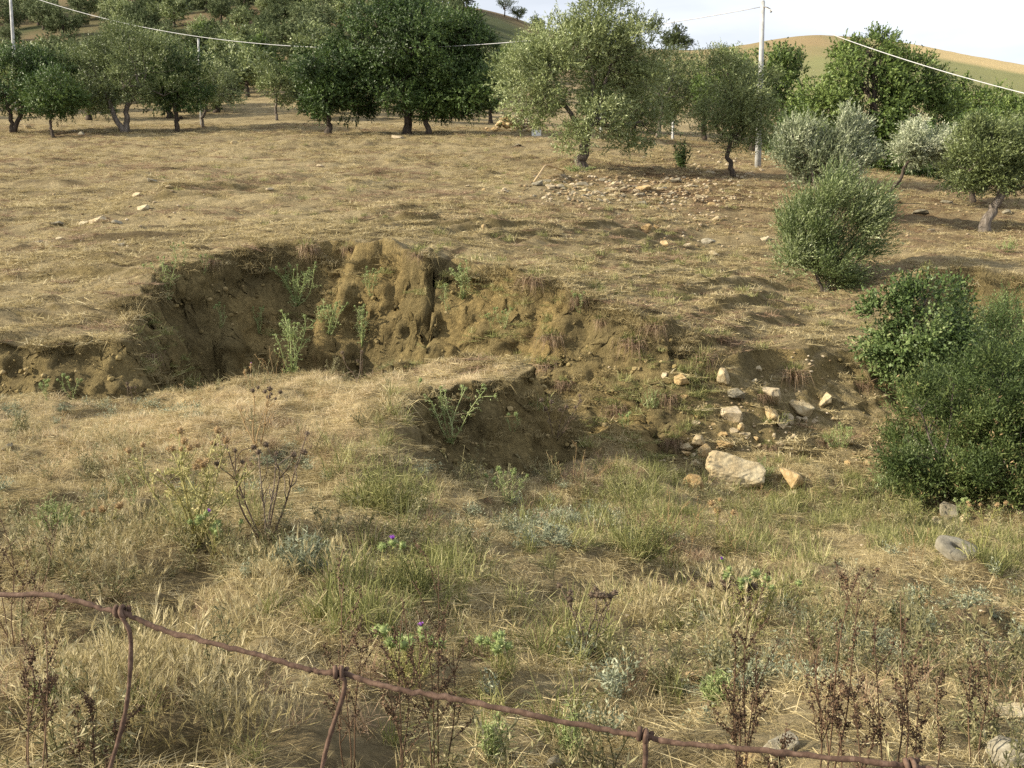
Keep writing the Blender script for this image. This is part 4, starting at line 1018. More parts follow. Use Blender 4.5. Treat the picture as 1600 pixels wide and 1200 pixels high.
for bx, by, h, label in [(1051, 219, 28, 'short white concrete post behind the stony brow'), (939, 207, 36, 'white post half hidden by foliage of the large olive')]:
    p = hit(bx, by); s = p[1] / FPX
    t = thing('fence_post', label, 'post', p)
    g = Geo(); g.add(*tube([(0, 0, -.2), (0, 0, h * s * .5), (0.01, 0, h * s)], [2.2 * s, 2.1 * s, 2.0 * s], 4)); obj('shaft', g.mesh('post', M_CONC, smooth=False), t)
    g = Geo(); box(g, -2.1 * s, 2.1 * s, -2.1 * s, 2.1 * s, h * s, h * s + .04); obj('cap', g.mesh('post_cap', M_CONC, smooth=False), t)
def pole(px, py, top, label, r=4.2, Y=None, arm=True):
    p = hit(px, py) if Y is None else ground_at(px, Y)
    s = p[1] / FPX
    ey = float(project(np.array([p[0]]), np.array([p[1]]), np.array([p[2]]))[1][0])
    h = (ey - top) * s
    t = thing('utility_pole', label, 'pole', p)
    g = Geo(); g.add(*tube([(0, 0, -.5), (0, 0, h * .33), (0, 0, h * .66), (0, 0, h)], np.array([r * 1.15, r, r * .85, r * .7]) * .03, 12)); obj('shaft', g.mesh('pole', M_CONC), t)
    g = Geo(); g.add(*tube([(0, 0, h), (0, 0, h + .05)], [.07, .06], 10)); obj('cap', g.mesh('pole_cap', M_CONC), t)
    if arm:
        g = Geo(); g.add(*tube([(0, -.1, h - .22), (.16, -.13, h - .25), (.3, -.13, h - .33)], [.03, .028, .02], 6)); obj('bracket', g.mesh('pole_bracket', M_IRON), t)
        g = Geo(); g.add(*tube([(.3, -.13, h - .44), (.3, -.13, h - .38), (.3, -.13, h - .33)], [.035, .06, .03], 8)); obj('insulator', g.mesh('insulator', M_CONC), t)
    return p, h
pR, hR = pole(1184, 263, 18, 'tall pale concrete utility pole among the right-hand trees', 4.0)
pL, hL = pole(54, 0, -8, 'pale utility pole rising above the dark trees of the grove', 4.0, Y=70)
pM, hM = pole(331, 0, 70, 'thin pale pole showing above grove crowns under the cable', 2.6, Y=57, arm=False)
def cable(a, b, sag, label, r=.016):
    t = np.linspace(0, 1, 60)[:, None]
    q = np.array(a) + (np.array(b) - np.array(a)) * t
    q[:, 2] -= 4 * sag * (t * (1 - t))[:, 0]
    g = Geo(); g.add(*tube(q, r, 6))
    o = obj('overhead_cable', g.mesh('cable', M_CABLE)); tag(o, label, 'cable')
topR = np.array([pR[0], pR[1], pR[2] + hR - .18]); topL = np.array([pL[0], pL[1], pL[2] + hL - .18])
cable(topL, topR, 2.6, 'sagging overhead cable strung from grove pole behind the dark evergreens')
eR = np.array(P(2000, 225, 27.0))
cable(topR, eR, .55, 'overhead cable dropping from tall pole in front of grassy hill', .016)
pole_end = ground_at(2000, 27.0)

# ------------------------------------------------------------------ grass and ground cover (uncountable: scattered tufts)
rngg = np.random.default_rng(21)
M_PALES = leaf_mat('bleached_straw', [(0.0, (.30, .22, .11)), (.5, (.58, .46, .27)), (1.0, (.74, .63, .42))], rough=.7, transl=.35, rand=.4)
def tuft_blades(g, n, spread, l0, l1, tilt0, tilt1, droop, w, v0, v1, rng, z0=0.0):
    a = rng.random(n) * 6.283; t = np.radians(rng.uniform(tilt0, tilt1, n))
    r = spread * rng.random(n) ** .6; a2 = rng.random(n) * 6.283
    base = np.stack([r * np.cos(a2), r * np.sin(a2), np.full(n, -.01) + z0 * rng.random(n)], axis=1)
    d = np.stack([np.sin(t) * np.cos(a), np.sin(t) * np.sin(a), np.cos(t)], axis=1)
    L = rng.uniform(l0, l1, n)
    dr = np.stack([np.cos(a) * .25, np.sin(a) * .25, -np.ones(n)], axis=1) * (droop * rng.random(n))[:, None]
    blades(g, base, d, dr, L, w * (.6 + .8 * rng.random(n)), rng.uniform(v0, v1, n), rng)
    return base + d * L[:, None] + dr * L[:, None], d
def proto_coll(name, builders, mat):
    c = bpy.data.collections.new(name)
    for k, f in enumerate(builders):
        g = Geo(); f(g, np.random.default_rng(900 + 13 * k + len(name)))
        c.objects.link(bpy.data.objects.new(name + '_tuft', g.mesh(name, mat)))
    return c
def straw_b(g, r):
    tuft_blades(g, 60, .09, .04, .16, 10, 80, .4, .0024, .1, 1, r)
    tuft_blades(g, 26, .13, .06, .18, 78, 92, .08, .0022, .1, .9, r, .02)
def litter_b(g, r):
    tuft_blades(g, 80, .16, .04, .19, 80, 96, .10, .0021, 0, .9, r, .035)
def barley_b(g, r):
    tip, d = tuft_blades(g, 24, .09, .12, .27, 4, 46, .25, .0032, .35, .9, r)
    for k in range(0, 24):
        n = 9
        dd = unit(d[k] * 1.0 + r.normal(size=(n, 3)) * .22 + np.array([0, 0, -.1]))
        blades(g, tip[k] + d[k] * r.uniform(-.015, .03, size=(n, 1)), dd, np.zeros((n, 3)), r.uniform(.035, .06, n), .0035, r.uniform(.55, 1, n), r)
    tuft_blades(g, 26, .1, .06, .18, 30, 85, .3, .0032, .2, .8, r)
def green_b(g, r):
    tuft_blades(g, 44, .08, .14, .36, 5, 60, .55, .005, 0, .9, r)
    tuft_blades(g, 22, .12, .08, .2, 50, 90, .2, .0035, .5, 1, r)
def russet_b(g, r):
    tuft_blades(g, 70, .1, .08, .24, 5, 75, .4, .0032, 0, 1, r)
def herb_b(g, r):
    for k in range(16):
        a = r.random() * 6.283; t = r.uniform(.2, 1.2)
        d = np.array([math.sin(t) * math.cos(a), math.sin(t) * math.sin(a), math.cos(t)])
        L = r.uniform(.05, .14); n = 16
        pos = d * L * r.random((n, 1)) + r.normal(size=(n, 3)) * .012
        leaves(g, pos, d + r.normal(size=(n, 3)) * .8, r.uniform(.014, .03, n), .008, r.random(n), rng=r)
def field_b(g, r):
    tuft_blades(g, 60, .2, .04, .14, 20, 88, .3, .006, 0, .95, r)
    tuft_blades(g, 34, .28, .1, .24, 82, 93, .03, .006, 0, .9, r, .02)
def fieldg_b(g, r):
    tuft_blades(g, 60, .15, .08, .26, 5, 70, .45, .0085, 0, 1, r)
def scatter(name, pts, scl, coll, label, cat='grass', tilt=.12):
    n = len(pts)
    rot = np.stack([rngg.normal(size=n) * tilt, rngg.normal(size=n) * tilt, rngg.random(n) * 6.283], axis=1)
    me = mesh_points(name, pts, rot, scl)
    o = obj(name, me); tag(o, label, cat, kind='stuff')
    ng = bpy.data.node_groups.new('scatter_' + name, 'GeometryNodeTree')
    ng.interface.new_socket('Geometry', in_out='INPUT', socket_type='NodeSocketGeometry')
    ng.interface.new_socket('Geometry', in_out='OUTPUT', socket_type='NodeSocketGeometry')
    gi = ng.nodes.new('NodeGroupInput'); go = ng.nodes.new('NodeGroupOutput')
    ip = ng.nodes.new('GeometryNodeInstanceOnPoints')
    ci = ng.nodes.new('GeometryNodeCollectionInfo')
    ci.inputs['Collection'].default_value = coll
    ci.inputs['Separate Children'].default_value = True; ci.inputs['Reset Children'].default_value = True
    ip.inputs['Pick Instance'].default_value = True
    ar = ng.nodes.new('GeometryNodeInputNamedAttribute'); ar.data_type = 'FLOAT_VECTOR'; ar.inputs['Name'].default_value = 'rot'
    asz = ng.nodes.new('GeometryNodeInputNamedAttribute'); asz.data_type = 'FLOAT'; asz.inputs['Name'].default_value = 'scl'
    ng.links.new(gi.outputs[0], ip.inputs['Points']); ng.links.new(ci.outputs[0], ip.inputs['Instance'])
    ng.links.new(ar.outputs['Attribute'], ip.inputs['Rotation']); ng.links.new(asz.outputs['Attribute'], ip.inputs['Scale'])
    ng.links.new(ip.outputs[0], go.inputs[0])
    md = o.modifiers.new('scatter', 'NODES'); md.node_group = ng
def mesh_points(name, pts, rot, scl):
    me = bpy.data.meshes.new(name)
    me.vertices.add(len(pts)); me.vertices.foreach_set('co', np.ascontiguousarray(pts, dtype=np.float32).ravel())
    a = me.attributes.new('rot', 'FLOAT_VECTOR', 'POINT'); a.data.foreach_set('vector', np.ascontiguousarray(rot, dtype=np.float32).ravel())
    a = me.attributes.new('scl', 'FLOAT', 'POINT'); a.data.foreach_set('value', np.ascontiguousarray(scl, dtype=np.float32))
    me.update(); return me
def cand(n, y0, y1, power=1.0, smax=.66):
    """candidate ground points; power 2 = even over area, 1 = thinning with distance"""
    u = rngg.random(n)
    Y = (y0 ** power + (y1 ** power - y0 ** power) * u) ** (1 / power)
    x = rngg.uniform(-1, 1, n) * (smax * Y + .8)
    z = H(x, Y)
    px, py = project(x, Y, z)
    return x, Y, z, px, py, lookup(SLOPE, x, Y), lookup(BARE, x, Y)
def blob(px, py, L):
    r = np.zeros_like(px)
    for cx, cy, sx, sy, a in L:
        r = np.maximum(r, a * np.exp(-(((px - cx) / sx) ** 2 + ((py - cy) / sy) ** 2)))
    return r
def take(c, dens, s0, s1, slope_max=.95):
    x, Y, z, px, py, sl, ba = c
    ok = rngg.random(len(x)) < dens * sstep(slope_max, slope_max * .6, sl) * (1 - .9 * np.clip(ba, 0, 1))
    p = np.stack([x, Y, z], axis=1)[ok]
    return p, rngg.uniform(s0, s1, len(p))
C_STRAW = proto_coll('straw', [straw_b] * 4, M_STRAW)
C_LITTER = proto_coll('litter', [litter_b] * 3, M_STRAW)
M_BARLEY = leaf_mat('barley_straw', [(0.0, (.14, .115, .045)), (.4, (.27, .225, .10)), (.75, (.41, .345, .18)), (1.0, (.56, .49, .30))], rough=.7, transl=.3, rand=.5)
C_BARLEY = proto_coll('barley', [barley_b] * 3, M_BARLEY)
C_GREEN = proto_coll('green', [green_b] * 4, M_GREENG)
C_RUSSET = proto_coll('russet', [russet_b] * 3, M_PINK)
C_HERB = proto_coll('herb', [herb_b] * 3, M_GREY)
C_FIELD = proto_coll('field', [field_b] * 4, M_STRAW)
C_FIELDR = proto_coll('fieldr', [field_b] * 3, M_PINK)
C_FIELDG = proto_coll('fieldg', [fieldg_b] * 3, M_GREENG)
BAREPATCH = [(1480, 935, 210, 52, .95), (560, 800, 60, 30, .6), (760, 900, 80, 30, .6), (330, 640, 160, 20, .35), (560, 640, 90, 25, .8), (700, 600, 90, 16, .8), (560, 850, 50, 30, .7), (1530, 1000, 90, 50, .6)]
c = cand(15000, 2.0, 13.4, 2)
pn = n2(c[0] * 1.7, c[1] * 1.7, 5) + .5 * n2(c[0] * 5, c[1] * 5, 6)
bp_ = blob(c[3], c[4], BAREPATCH)
pts, sc = take(c, np.clip(.38 + 1.2 * pn, .04, 1) * (1 - bp_), .55, 1.2)
scatter('dry_grass', pts, sc, C_STRAW, 'short dry straw grass tufts covering the near bank')
c = cand(13000, 2.0, 13.4, 2)
pts, sc = take(c, np.clip(.5 + 1.0 * n2(c[0] * 1.3, c[1] * 1.3, 7), .1, 1) * (1 - .7 * blob(c[3], c[4], BAREPATCH)), .7, 1.3)
c2 = cand(9000, 7.5, 13.6, 2)
q2 = blob(c2[3], c2[4], [(330, 650, 330, 70, 1.0), (650, 580, 180, 16, 1.0), (120, 720, 200, 50, .8)])
p2, s2 = take(c2, q2 * lookup(TN, c2[0], c2[1]) * np.clip(.6 + 1.2 * n2(c2[0] * 1.5, c2[1] * 1.5, 44), .1, 1), .6, 1.3)
scatter('pale_straw', p2, s2, proto_coll('pale_straw', [straw_b] * 3, M_PALES), 'bleached golden straw covering the crest of the near mound')
scatter('straw_litter', pts, sc, C_LITTER, 'flattened straw litter lying over the near bank')
c = cand(9000, 2.4, 11, 1.4)
pts, sc = take(c, blob(c[3], c[4], [(280, 900, 150, 45, .8), (340, 960, 90, 40, .7), (230, 1100, 200, 60, .38), (430, 1120, 160, 60, .2), (120, 730, 130, 30, .25), (1080, 960, 140, 40, .2), (760, 1120, 130, 60, .15)]) * np.clip(.35 + 1.8 * n2(c[0] * 2.2, c[1] * 2.2, 8), 0, 1), .75, 1.15)
scatter('wild_barley', pts, sc, C_BARLEY, 'bristly wild barley heads in tufts on the near bank')
c = cand(12000, 2.2, 13.4, 1.6)
pts, sc = take(c, blob(c[3], c[4], [(620, 960, 130, 90, .9), (560, 1010, 90, 60, .8), (960, 840, 120, 45, .75), (620, 745, 90, 55, .5), (1000, 770, 70, 30, .8), (1290, 790, 130, 35, .8), (1450, 850, 120, 30, .5), (900, 1000, 160, 60, .45), (700, 1130, 260, 60, .35), (1180, 960, 100, 50, .6), (330, 800, 90, 50, .4), (1560, 870, 60, 30, .7), (1200, 860, 140, 30, .4)]) * np.clip(.6 + 1.2 * n2(c[0] * 2, c[1] * 2, 12), 0, 1), .6, 1.1)
scatter('green_grass', pts, sc, C_GREEN, 'yellow-green arching grass growing in the moist hollows')
c = cand(8000, 2.2, 13.4, 1.6)
pts, sc = take(c, blob(c[3], c[4], [(910, 745, 70, 45, .7), (800, 800, 160, 30, .35), (440, 690, 80, 50, .6), (1070, 830, 120, 40, .5), (500, 1120, 400, 80, .25), (1300, 1050, 260, 90, .25), (1130, 900, 120, 30, .5), (100, 1000, 120, 120, .35)]) * np.clip(.6 + 1.2 * n2(c[0] * 2, c[1] * 2, 14), 0, 1), .6, 1.1)
scatter('russet_grass', pts, sc, C_RUSSET, 'reddish brown dead grass in patches along the gully')
c = cand(9000, 2.2, 13.4, 1.6)
pts, sc = take(c, blob(c[3], c[4], [(470, 865, 70, 40, .4), (850, 830, 130, 30, .75), (760, 760, 100, 30, .4), (450, 730, 60, 45, .5), (1180, 1060, 160, 60, .7), (1450, 1000, 160, 80, .5), (100, 640, 200, 14, .8), (960, 1080, 160, 50, .4), (1120, 1090, 60, 40, .8), (200, 770, 90, 20, .4)]) * np.clip(.55 + 1.4 * n2(c[0] * 2.4, c[1] * 2.4, 16), 0, 1), .6, 1.25)
scatter('silver_herb', pts, sc, C_HERB, 'low silvery herbs creeping in patches over the ground', 'herb')
def weed_b(g, r):
    for k in range(7):
        a = r.random() * 6.283; tl = r.uniform(.1, .8)
        e = np.array([math.sin(tl) * math.cos(a), math.sin(tl) * math.sin(a), math.cos(tl)]) * r.uniform(.14, .36)
        q = bend((0, 0, -.01), e, 5, .08, r)
        g.add(*tube(q, np.linspace(.0022, .001, 5), 3, cap=False), v=r.random())
        n = 26; tt = r.random(n) * 3.99; i = tt.astype(int); f = (tt - i)[:, None]
        pos = q[i] * (1 - f) + q[i + 1] * f
        leaves(g, pos, unit(e) * .5 + r.normal(size=(n, 3)) * .7, r.uniform(.015, .045, n), .007, r.random(n), rng=r)
M_WEED = leaf_mat('weed_leaf', [(0.0, (.085, .085, .035)), (.5, (.20, .19, .085)), (1.0, (.38, .34, .19))], rough=.6, transl=.3, rand=.6)
c = cand(7000, 2.2, 13.0, 1.7)
pts, sc = take(c, np.clip(-.02 + .9 * n2(c[0] * 1.3, c[1] * 1.3, 19) + .13 * blob(c[3], c[4], [(700, 950, 300, 120, 1), (1100, 1050, 350, 120, .8), (850, 790, 200, 60, 1), (1350, 800, 200, 60, 1)]), 0, .9) * (1 - blob(c[3], c[4], BAREPATCH)) * (1 - .8 * blob(c[3], c[4], [(330, 650, 330, 70, 1.0)])), .6, 1.3)
scatter('weedy_herbs', pts, sc, proto_coll('weed', [weed_b] * 5, M_WEED), 'straggly olive-green weeds mixed into the near grass', 'herb')
# the far field, the stony slope and under the trees
def clear_trees(c):
    return 1 - .75 * blob(c[3], c[4], [(1080, 285, 110, 22, .9), (1000, 300, 110, 16, .6), (1470, 345, 170, 40, .95), (1130, 320, 60, 20, .7)]) * (c[1] > 20)
c = cand(60000, 12.4, 58, 1.35, .7)
pn = n2(c[0] * .5, c[1] * .8, 5) + .6 * n2(c[0] * 1.6, c[1] * 2.2, 6)
pts, sc = take(c, np.clip(.42 + 1.3 * pn, .03, 1) * clear_trees(c) * (1 - .85 * lookup(TERR, c[0], c[1])), .5, 1.25, 1.1)
scatter('field_grass', pts, sc, C_FIELD, 'grazed straw grass over the dry far field')
c = cand(22000, 12.4, 58, 1.35, .7)
pts, sc = take(c, np.clip(.25 + 1.2 * n2(c[0] * .4, c[1] * .6, 25), 0, .8) * clear_trees(c), .6, 1.3, 1.1)
scatter('field_russet_grass', pts, sc, C_FIELDR, 'brownish dead grass in drifts over the dry far field')
c = cand(14000, 12.0, 50, 1.35, .7)
gz = blob(c[3], c[4], [(1000, 440, 260, 60, .5), (1200, 470, 160, 60, .55), (760, 400, 160, 40, .35), (1000, 360, 200, 40, .3), (1150, 600, 160, 70, .5), (1300, 640, 110, 70, .45), (760, 215, 160, 14, .3), (600, 300, 300, 60, .12), (860, 600, 60, 60, .8), (1440, 470, 60, 30, .5), (900, 500, 120, 50, .3), (700, 440, 40, 14, .8)])
pts, sc = take(c, gz * np.clip(.5 + 1.6 * n2(c[0] * .9, c[1] * .9, 27), 0, 1), .5, 1.1, 1.4)
scatter('field_green_grass', pts, sc, C_FIELDG, 'greenish tussocky grass over the field edge above the gully')

# ragged turf hanging over the rims, and sparse growth on the earth faces
M_TURF = leaf_mat('turf', [(0.0, (.10, .08, .035)), (.5, (.24, .19, .09)), (1.0, (.42, .34, .17))], rough=.8, transl=.25, rand=.4)
def fringe_b(g, r):
    tuft_blades(g, 90, .14, .08, .26, 25, 88, 1.1, .006, 0, .9, r)
def face_points(n, y0, y1, f):
    x, Y, z, px, py, sl, ba = cand(n, y0, y1, 1.6, .68)
    ok = rngg.random(n) < f(x, Y, px, py, sl, ba)
    p = np.stack([x, Y, z], axis=1)[ok]
    return p, rngg.uniform(.5, 1.25, len(p))
def rim(x, Y, px, py, sl, ba):
    tu = lookup(TU, x, Y); tn = lookup(TN, x, Y)
    so = lookup(SOFT, x, Y)
    return ((tu > .88) & (tu < .998)) * .6 * (1 - so) * np.clip(.5 + 1.6 * n2(x * 1.3, Y * 1.3, 95), .08, 1) + ((tn > .93) & (tn < .997) & (tu < .05)) * .12
pts, sc = face_points(60000, 8.5, 21.5, rim)
scatter('rim_turf', pts, sc, proto_coll('rim_turf', [fringe_b] * 3, M_TURF), 'ragged brown turf hanging over the edges of the earth cuts')
pts, sc = face_points(30000, 8.5, 21.5, lambda x, Y, px, py, sl, ba: rim(x, Y, px, py, sl, ba) * .6)
scatter('rim_grass', pts, sc, proto_coll('rim_grass', [fringe_b] * 3, M_STRAW), 'straw tufts hanging over the edges of the earth cuts')
pts, sc = face_points(26000, 11.0, 19.5, lambda x, Y, px, py, sl, ba: (ba > .4) * np.clip(.02 + .8 * n2(x * 1.1, Y * 1.1, 91) + .3 * lookup(SOFT, x, Y), 0, .5))
scatter('bank_grass', pts, sc * .8, proto_coll('bank_grass', [fringe_b, fieldg_b, field_b], M_GREENG), 'thin greenish grass clinging to the earth faces')
pts, sc = face_points(26000, 11.0, 19.5, lambda x, Y, px, py, sl, ba: (ba > .4) * np.clip(.02 + .8 * n2(x * .9, Y * .9, 92), 0, .4))
scatter('bank_dead_grass', pts, sc * .8, proto_coll('bank_dead_grass', [fringe_b, field_b], M_TURF), 'thin dead grass clinging to the earth faces')
# crumbled clods at the foot of the cuts
def clods():
    import bmesh
    bm = bmesh.new(); bmesh.ops.create_icosphere(bm, subdivisions=1, radius=1.0)
    V0 = np.array([v.co[:] for v in bm.verts]); F0 = np.array([[v.index for v in f.verts] for f in bm.faces]); bm.free()
    x, Y, z, px, py, sl, ba = cand(26000, 8.5, 20, 1.6, .68)
    ok = rngg.random(len(x)) < np.clip(ba, 0, 1) * .75
    g = Geo()
    for a, b, c0 in zip(x[ok], Y[ok], z[ok]):
        s0 = .01 + .042 * rngg.random() ** 4
        g.add(V0 * (1 + .5 * (rngg.random((len(V0), 1)) - .5)) * s0 * np.array([1, 1, .8]) + np.array([a, b, c0 + s0 * .2]), F0, rngg.random())
    tag(obj('soil_clods', g.mesh('soil_clods', leaf_mat('clod', [(0, (.11, .085, .04)), (.6, (.22, .17, .075)), (1, (.32, .25, .13))], rough=.95, transl=0, rand=0, spec=.1), smooth=False)), 'crumbled clods of earth on the faces of the cuts', 'soil', kind='stuff')
clods()

# ------------------------------------------------------------------ tussocks hanging on the bank
def tussock_mesh(seed):
    r = np.random.default_rng(seed)
    g = Geo(); h = Geo()
    tuft_blades(g, 130, .10, .18, .38, 5, 85, 1.0, .007, 0, .9, r)
    # dead skirt hanging down the bank (towards -y)
    n = 150
    a = r.uniform(math.pi * 1.05, math.pi * 1.95, n)
    d = np.stack([np.cos(a) * .8, np.sin(a) * .8, r.uniform(-.2, .5, n)], axis=1)
    base = np.stack([r.normal(size=n) * .09, r.normal(size=n) * .05 - .03, r.uniform(-.05, .05, n)], axis=1)
    dr = np.stack([np.zeros(n), -.1 * np.ones(n), -r.uniform(.6, 1.3, n)], axis=1)
    blades(h, base, d, dr, r.uniform(.16, .36, n), .007, r.random(n), r)
    return g.mesh('tussock_top', M_GREENG), h.mesh('tussock_skirt', M_PINK)
TUSS = [tussock_mesh(700 + k) for k in range(4)]
rngt = np.random.default_rng(31)
for k, (px, py, w, label) in enumerate([(985, 540, 52, 'drooping grass tussock at the middle of the bank lip'), (1022, 512, 42, 'tussock with dark dead skirt just under the field edge'), (848, 575, 50, 'shaggy tussock beside the nose of the near mound'),
        (1098, 560, 46, 'tussock on the rim above the upright pinkish stone'), (1040, 622, 40, 'tussock beneath the round orange stone'), (832, 440, 44, 'tussock overhanging the rim right of the earth notch'), (905, 470, 34, 'small tussock on the rim where the cliff softens'),
        (1240, 585, 52, 'broad tussock above the cracked yellowish stone'), (960, 640, 40, 'tussock low on the bank opposite the mound nose'), (860, 530, 44, 'tussock halfway down the earth face'), (1190, 620, 34, 'tussock cloaking the grass-draped whitish stone'),
        (480, 392, 40, 'dry tussock hanging from the rim over the alcove'), (232, 560, 46, 'dead tussock hanging from the end of the low cliff'), (1050, 690, 36, 'tussock next to the little pile of stones'), (880, 600, 34, 'tussock in the crease of the bank below shaggy tussock'),
        (1290, 690, 36, 'tussock between slope stones and the earth scar'), (1200, 700, 34, 'tussock growing just behind the big boulder'), (1190, 770, 36, 'weedy tussock on the side of the big boulder'), (1410, 590, 34, 'tussock on the gully rim by leaning tree'), (545, 392, 30, 'small tussock on the highest rim of the alcove'),
        (650, 405, 28, 'small tussock on the rim before the earth notch'), (1130, 530, 36, 'tussock on the rounded field edge'), (330, 410, 30, 'tussock on rim of alcove beside the tall thistle'), (940, 505, 34, 'tussock in the upper bank hollow'), (1345, 600, 36, 'tussock on the worn edge of the gully rim')]):
    p = hit(px, py); s = p[1] / FPX
    t = thing('grass_tussock', label, 'tussock', p + np.array([0, -.03, .02]), rngt.uniform(-.4, .4), w * s / .5, 'tussocks along the bank')
    m = TUSS[k % 4]
    obj('blades', m[0], t); obj('dead_skirt', m[1], t)

# ------------------------------------------------------------------ thistles, cardoons, dock stalks
def head_mesh(name, mat, seed, r=.022):
    rg = np.random.default_rng(seed)
    import bmesh
    bm = bmesh.new(); bmesh.ops.create_icosphere(bm, subdivisions=2, radius=r)
    V = np.array([v.co[:] for v in bm.verts]); F = np.array([[v.index for v in f.verts] for f in bm.faces]); bm.free()
    V[:, 2] *= 1.15
    g = Geo(); g.add(V, F, v=.35)
    n = 46; d = unit(rg.normal(size=(n, 3)) + np.array([0, 0, .2]))
    leaves(g, d * r * .85, d + np.array([0, 0, .35]), r * 1.0, r * .35, rg.random(n), rng=rg)
    return g.mesh(name, mat)
def floret_mesh(seed, r=.022):
    rg = np.random.default_rng(seed); g = Geo()
    n = 70; a = rg.random(n) * 6.283; t = rg.random(n) ** .5 * .65
    d = np.stack([np.sin(t) * np.cos(a), np.sin(t) * np.sin(a), np.cos(t)], axis=1)
    blades(g, np.array([0, 0, r * .7]) + d * r * .3, d, np.zeros((n, 3)), r * 1.25, r * .2, rg.random(n), rg)
    return g.mesh('florets', M_FLOW)
HEADS = {'green': head_mesh('head_green', M_THIS, 1), 'brown': head_mesh('head_brown', M_TAN, 2), 'grey': head_mesh('head_grey', M_DEAD, 3)}
FLORET = floret_mesh(4)
def thistle(px, py, h, w, style, label, seed, stems=3, leafy=1.0, headk=None, flowers=0, lean=0.0, group=None, name='thistle', hs=1.0, Y=None):
    """upright branched stems with prickly leaves; h, w in photo px"""
    rg = np.random.default_rng(seed)
    p = hit(px, py) if Y is None else ground_at(px, Y)
    s = p[1] / FPX; Hm, Wm = h * s, w * s
    mat = {'green': M_THIS, 'cardoon': M_CARD, 'dead': M_DEAD, 'tan': M_TAN}[style]
    st = Geo(); lf = Geo(); ends = []
    for k in range(stems):
        a = rg.random() * 6.283; rr = (.25 + .75 * rg.random()) if stems > 1 else .15
        fx = ((k + .5) / stems - .5) * 1.5 if stems > 1 else 0.0
        e = np.array([(fx + .15 * rg.normal()) * Wm * .6 + lean * Hm, rg.normal() * Wm * .2, Hm * rg.uniform(.7, 1.0)])
        q = bend((rg.normal() * .01, rg.normal() * .01, -.03), e, 8, .05, rg)
        r0 = min(.008, Hm * .013)
        st.add(*tube(q, np.linspace(r0, r0 * .45, 8), 5), v=rg.uniform(.3, .8))
        ends.append((q[-1], unit(q[-1] - q[-2])))
        for m in range(rg.integers(2, 5)):
            i = rg.integers(3, 7)
            b0 = q[i]; d = unit(unit(q[i + 1] - q[i]) + rg.normal(size=3) * np.array([.6, .6, .25]))
            b1 = b0 + d * Hm * rg.uniform(.15, .34); b1[2] = max(b1[2], b0[2] + .03 * Hm)
            bq = bend(b0, b1, 5, .06, rg, .05)
            st.add(*tube(bq, np.linspace(r0 * .55, r0 * .35, 5), 4), v=rg.uniform(.3, .8))
            ends.append((bq[-1], unit(bq[-1] - bq[-2])))
            if leafy > 0: spiny(lf, bq, Hm * .07, int(9 * leafy), rg)
        if leafy > 0: spiny(lf, q, Hm * .10, int(20 * leafy), rg)
    t = thing(name, label, 'thistle', p, group=group)
    obj('stem', st.mesh('thistle_stem', mat), t)
    if leafy > 0: obj('leaves', lf.mesh('thistle_leaves', mat), t)
    if headk:
        order = np.argsort([-e[0][2] for e in ends])
        for j, i in enumerate(order[:max(3, len(ends) // 2)]):
            e, d = ends[i]
            o = obj('flower_head', HEADS[headk], t, tuple(e + d * .012))
            o.rotation_euler = Vector(d).to_track_quat('Z', 'Y').to_euler()
            f = hs * rg.uniform(.55, 1.0); o.scale = (f, f, f)
            if j < flowers:
                obj('florets', FLORET, o)
    return t
def spiny(g, path, L, n, rg):
    """prickly lobed leaves along a stem"""
    t = rg.random(n) * (len(path) - 1.001)
    i = t.astype(int); f = (t - i)[:, None]
    pos = path[i] * (1 - f) + path[i + 1] * f
    ax = unit(path[i + 1] - path[i])
    out = unit(np.cross(ax, rg.normal(size=(n, 3)))) + ax * rg.uniform(.2, 1.0, (n, 1))
    ln = L * rg.uniform(.5, 1.3, n)
    for k in range(n):
        m = 5
        tt = np.linspace(.1, .9, m)[:, None]
        mid = pos[k] + unit(out[k]) * ln[k] * tt + np.array([0, 0, -1]) * ln[k] * .25 * tt ** 2
        leaves(g, mid, unit(out[k])[None] + rg.normal(size=(m, 3)) * .55, ln[k] * .42, ln[k] * .17, rg.uniform(.2, 1, m), rng=rg)
GT = 'pale thistles on the earth cliff'
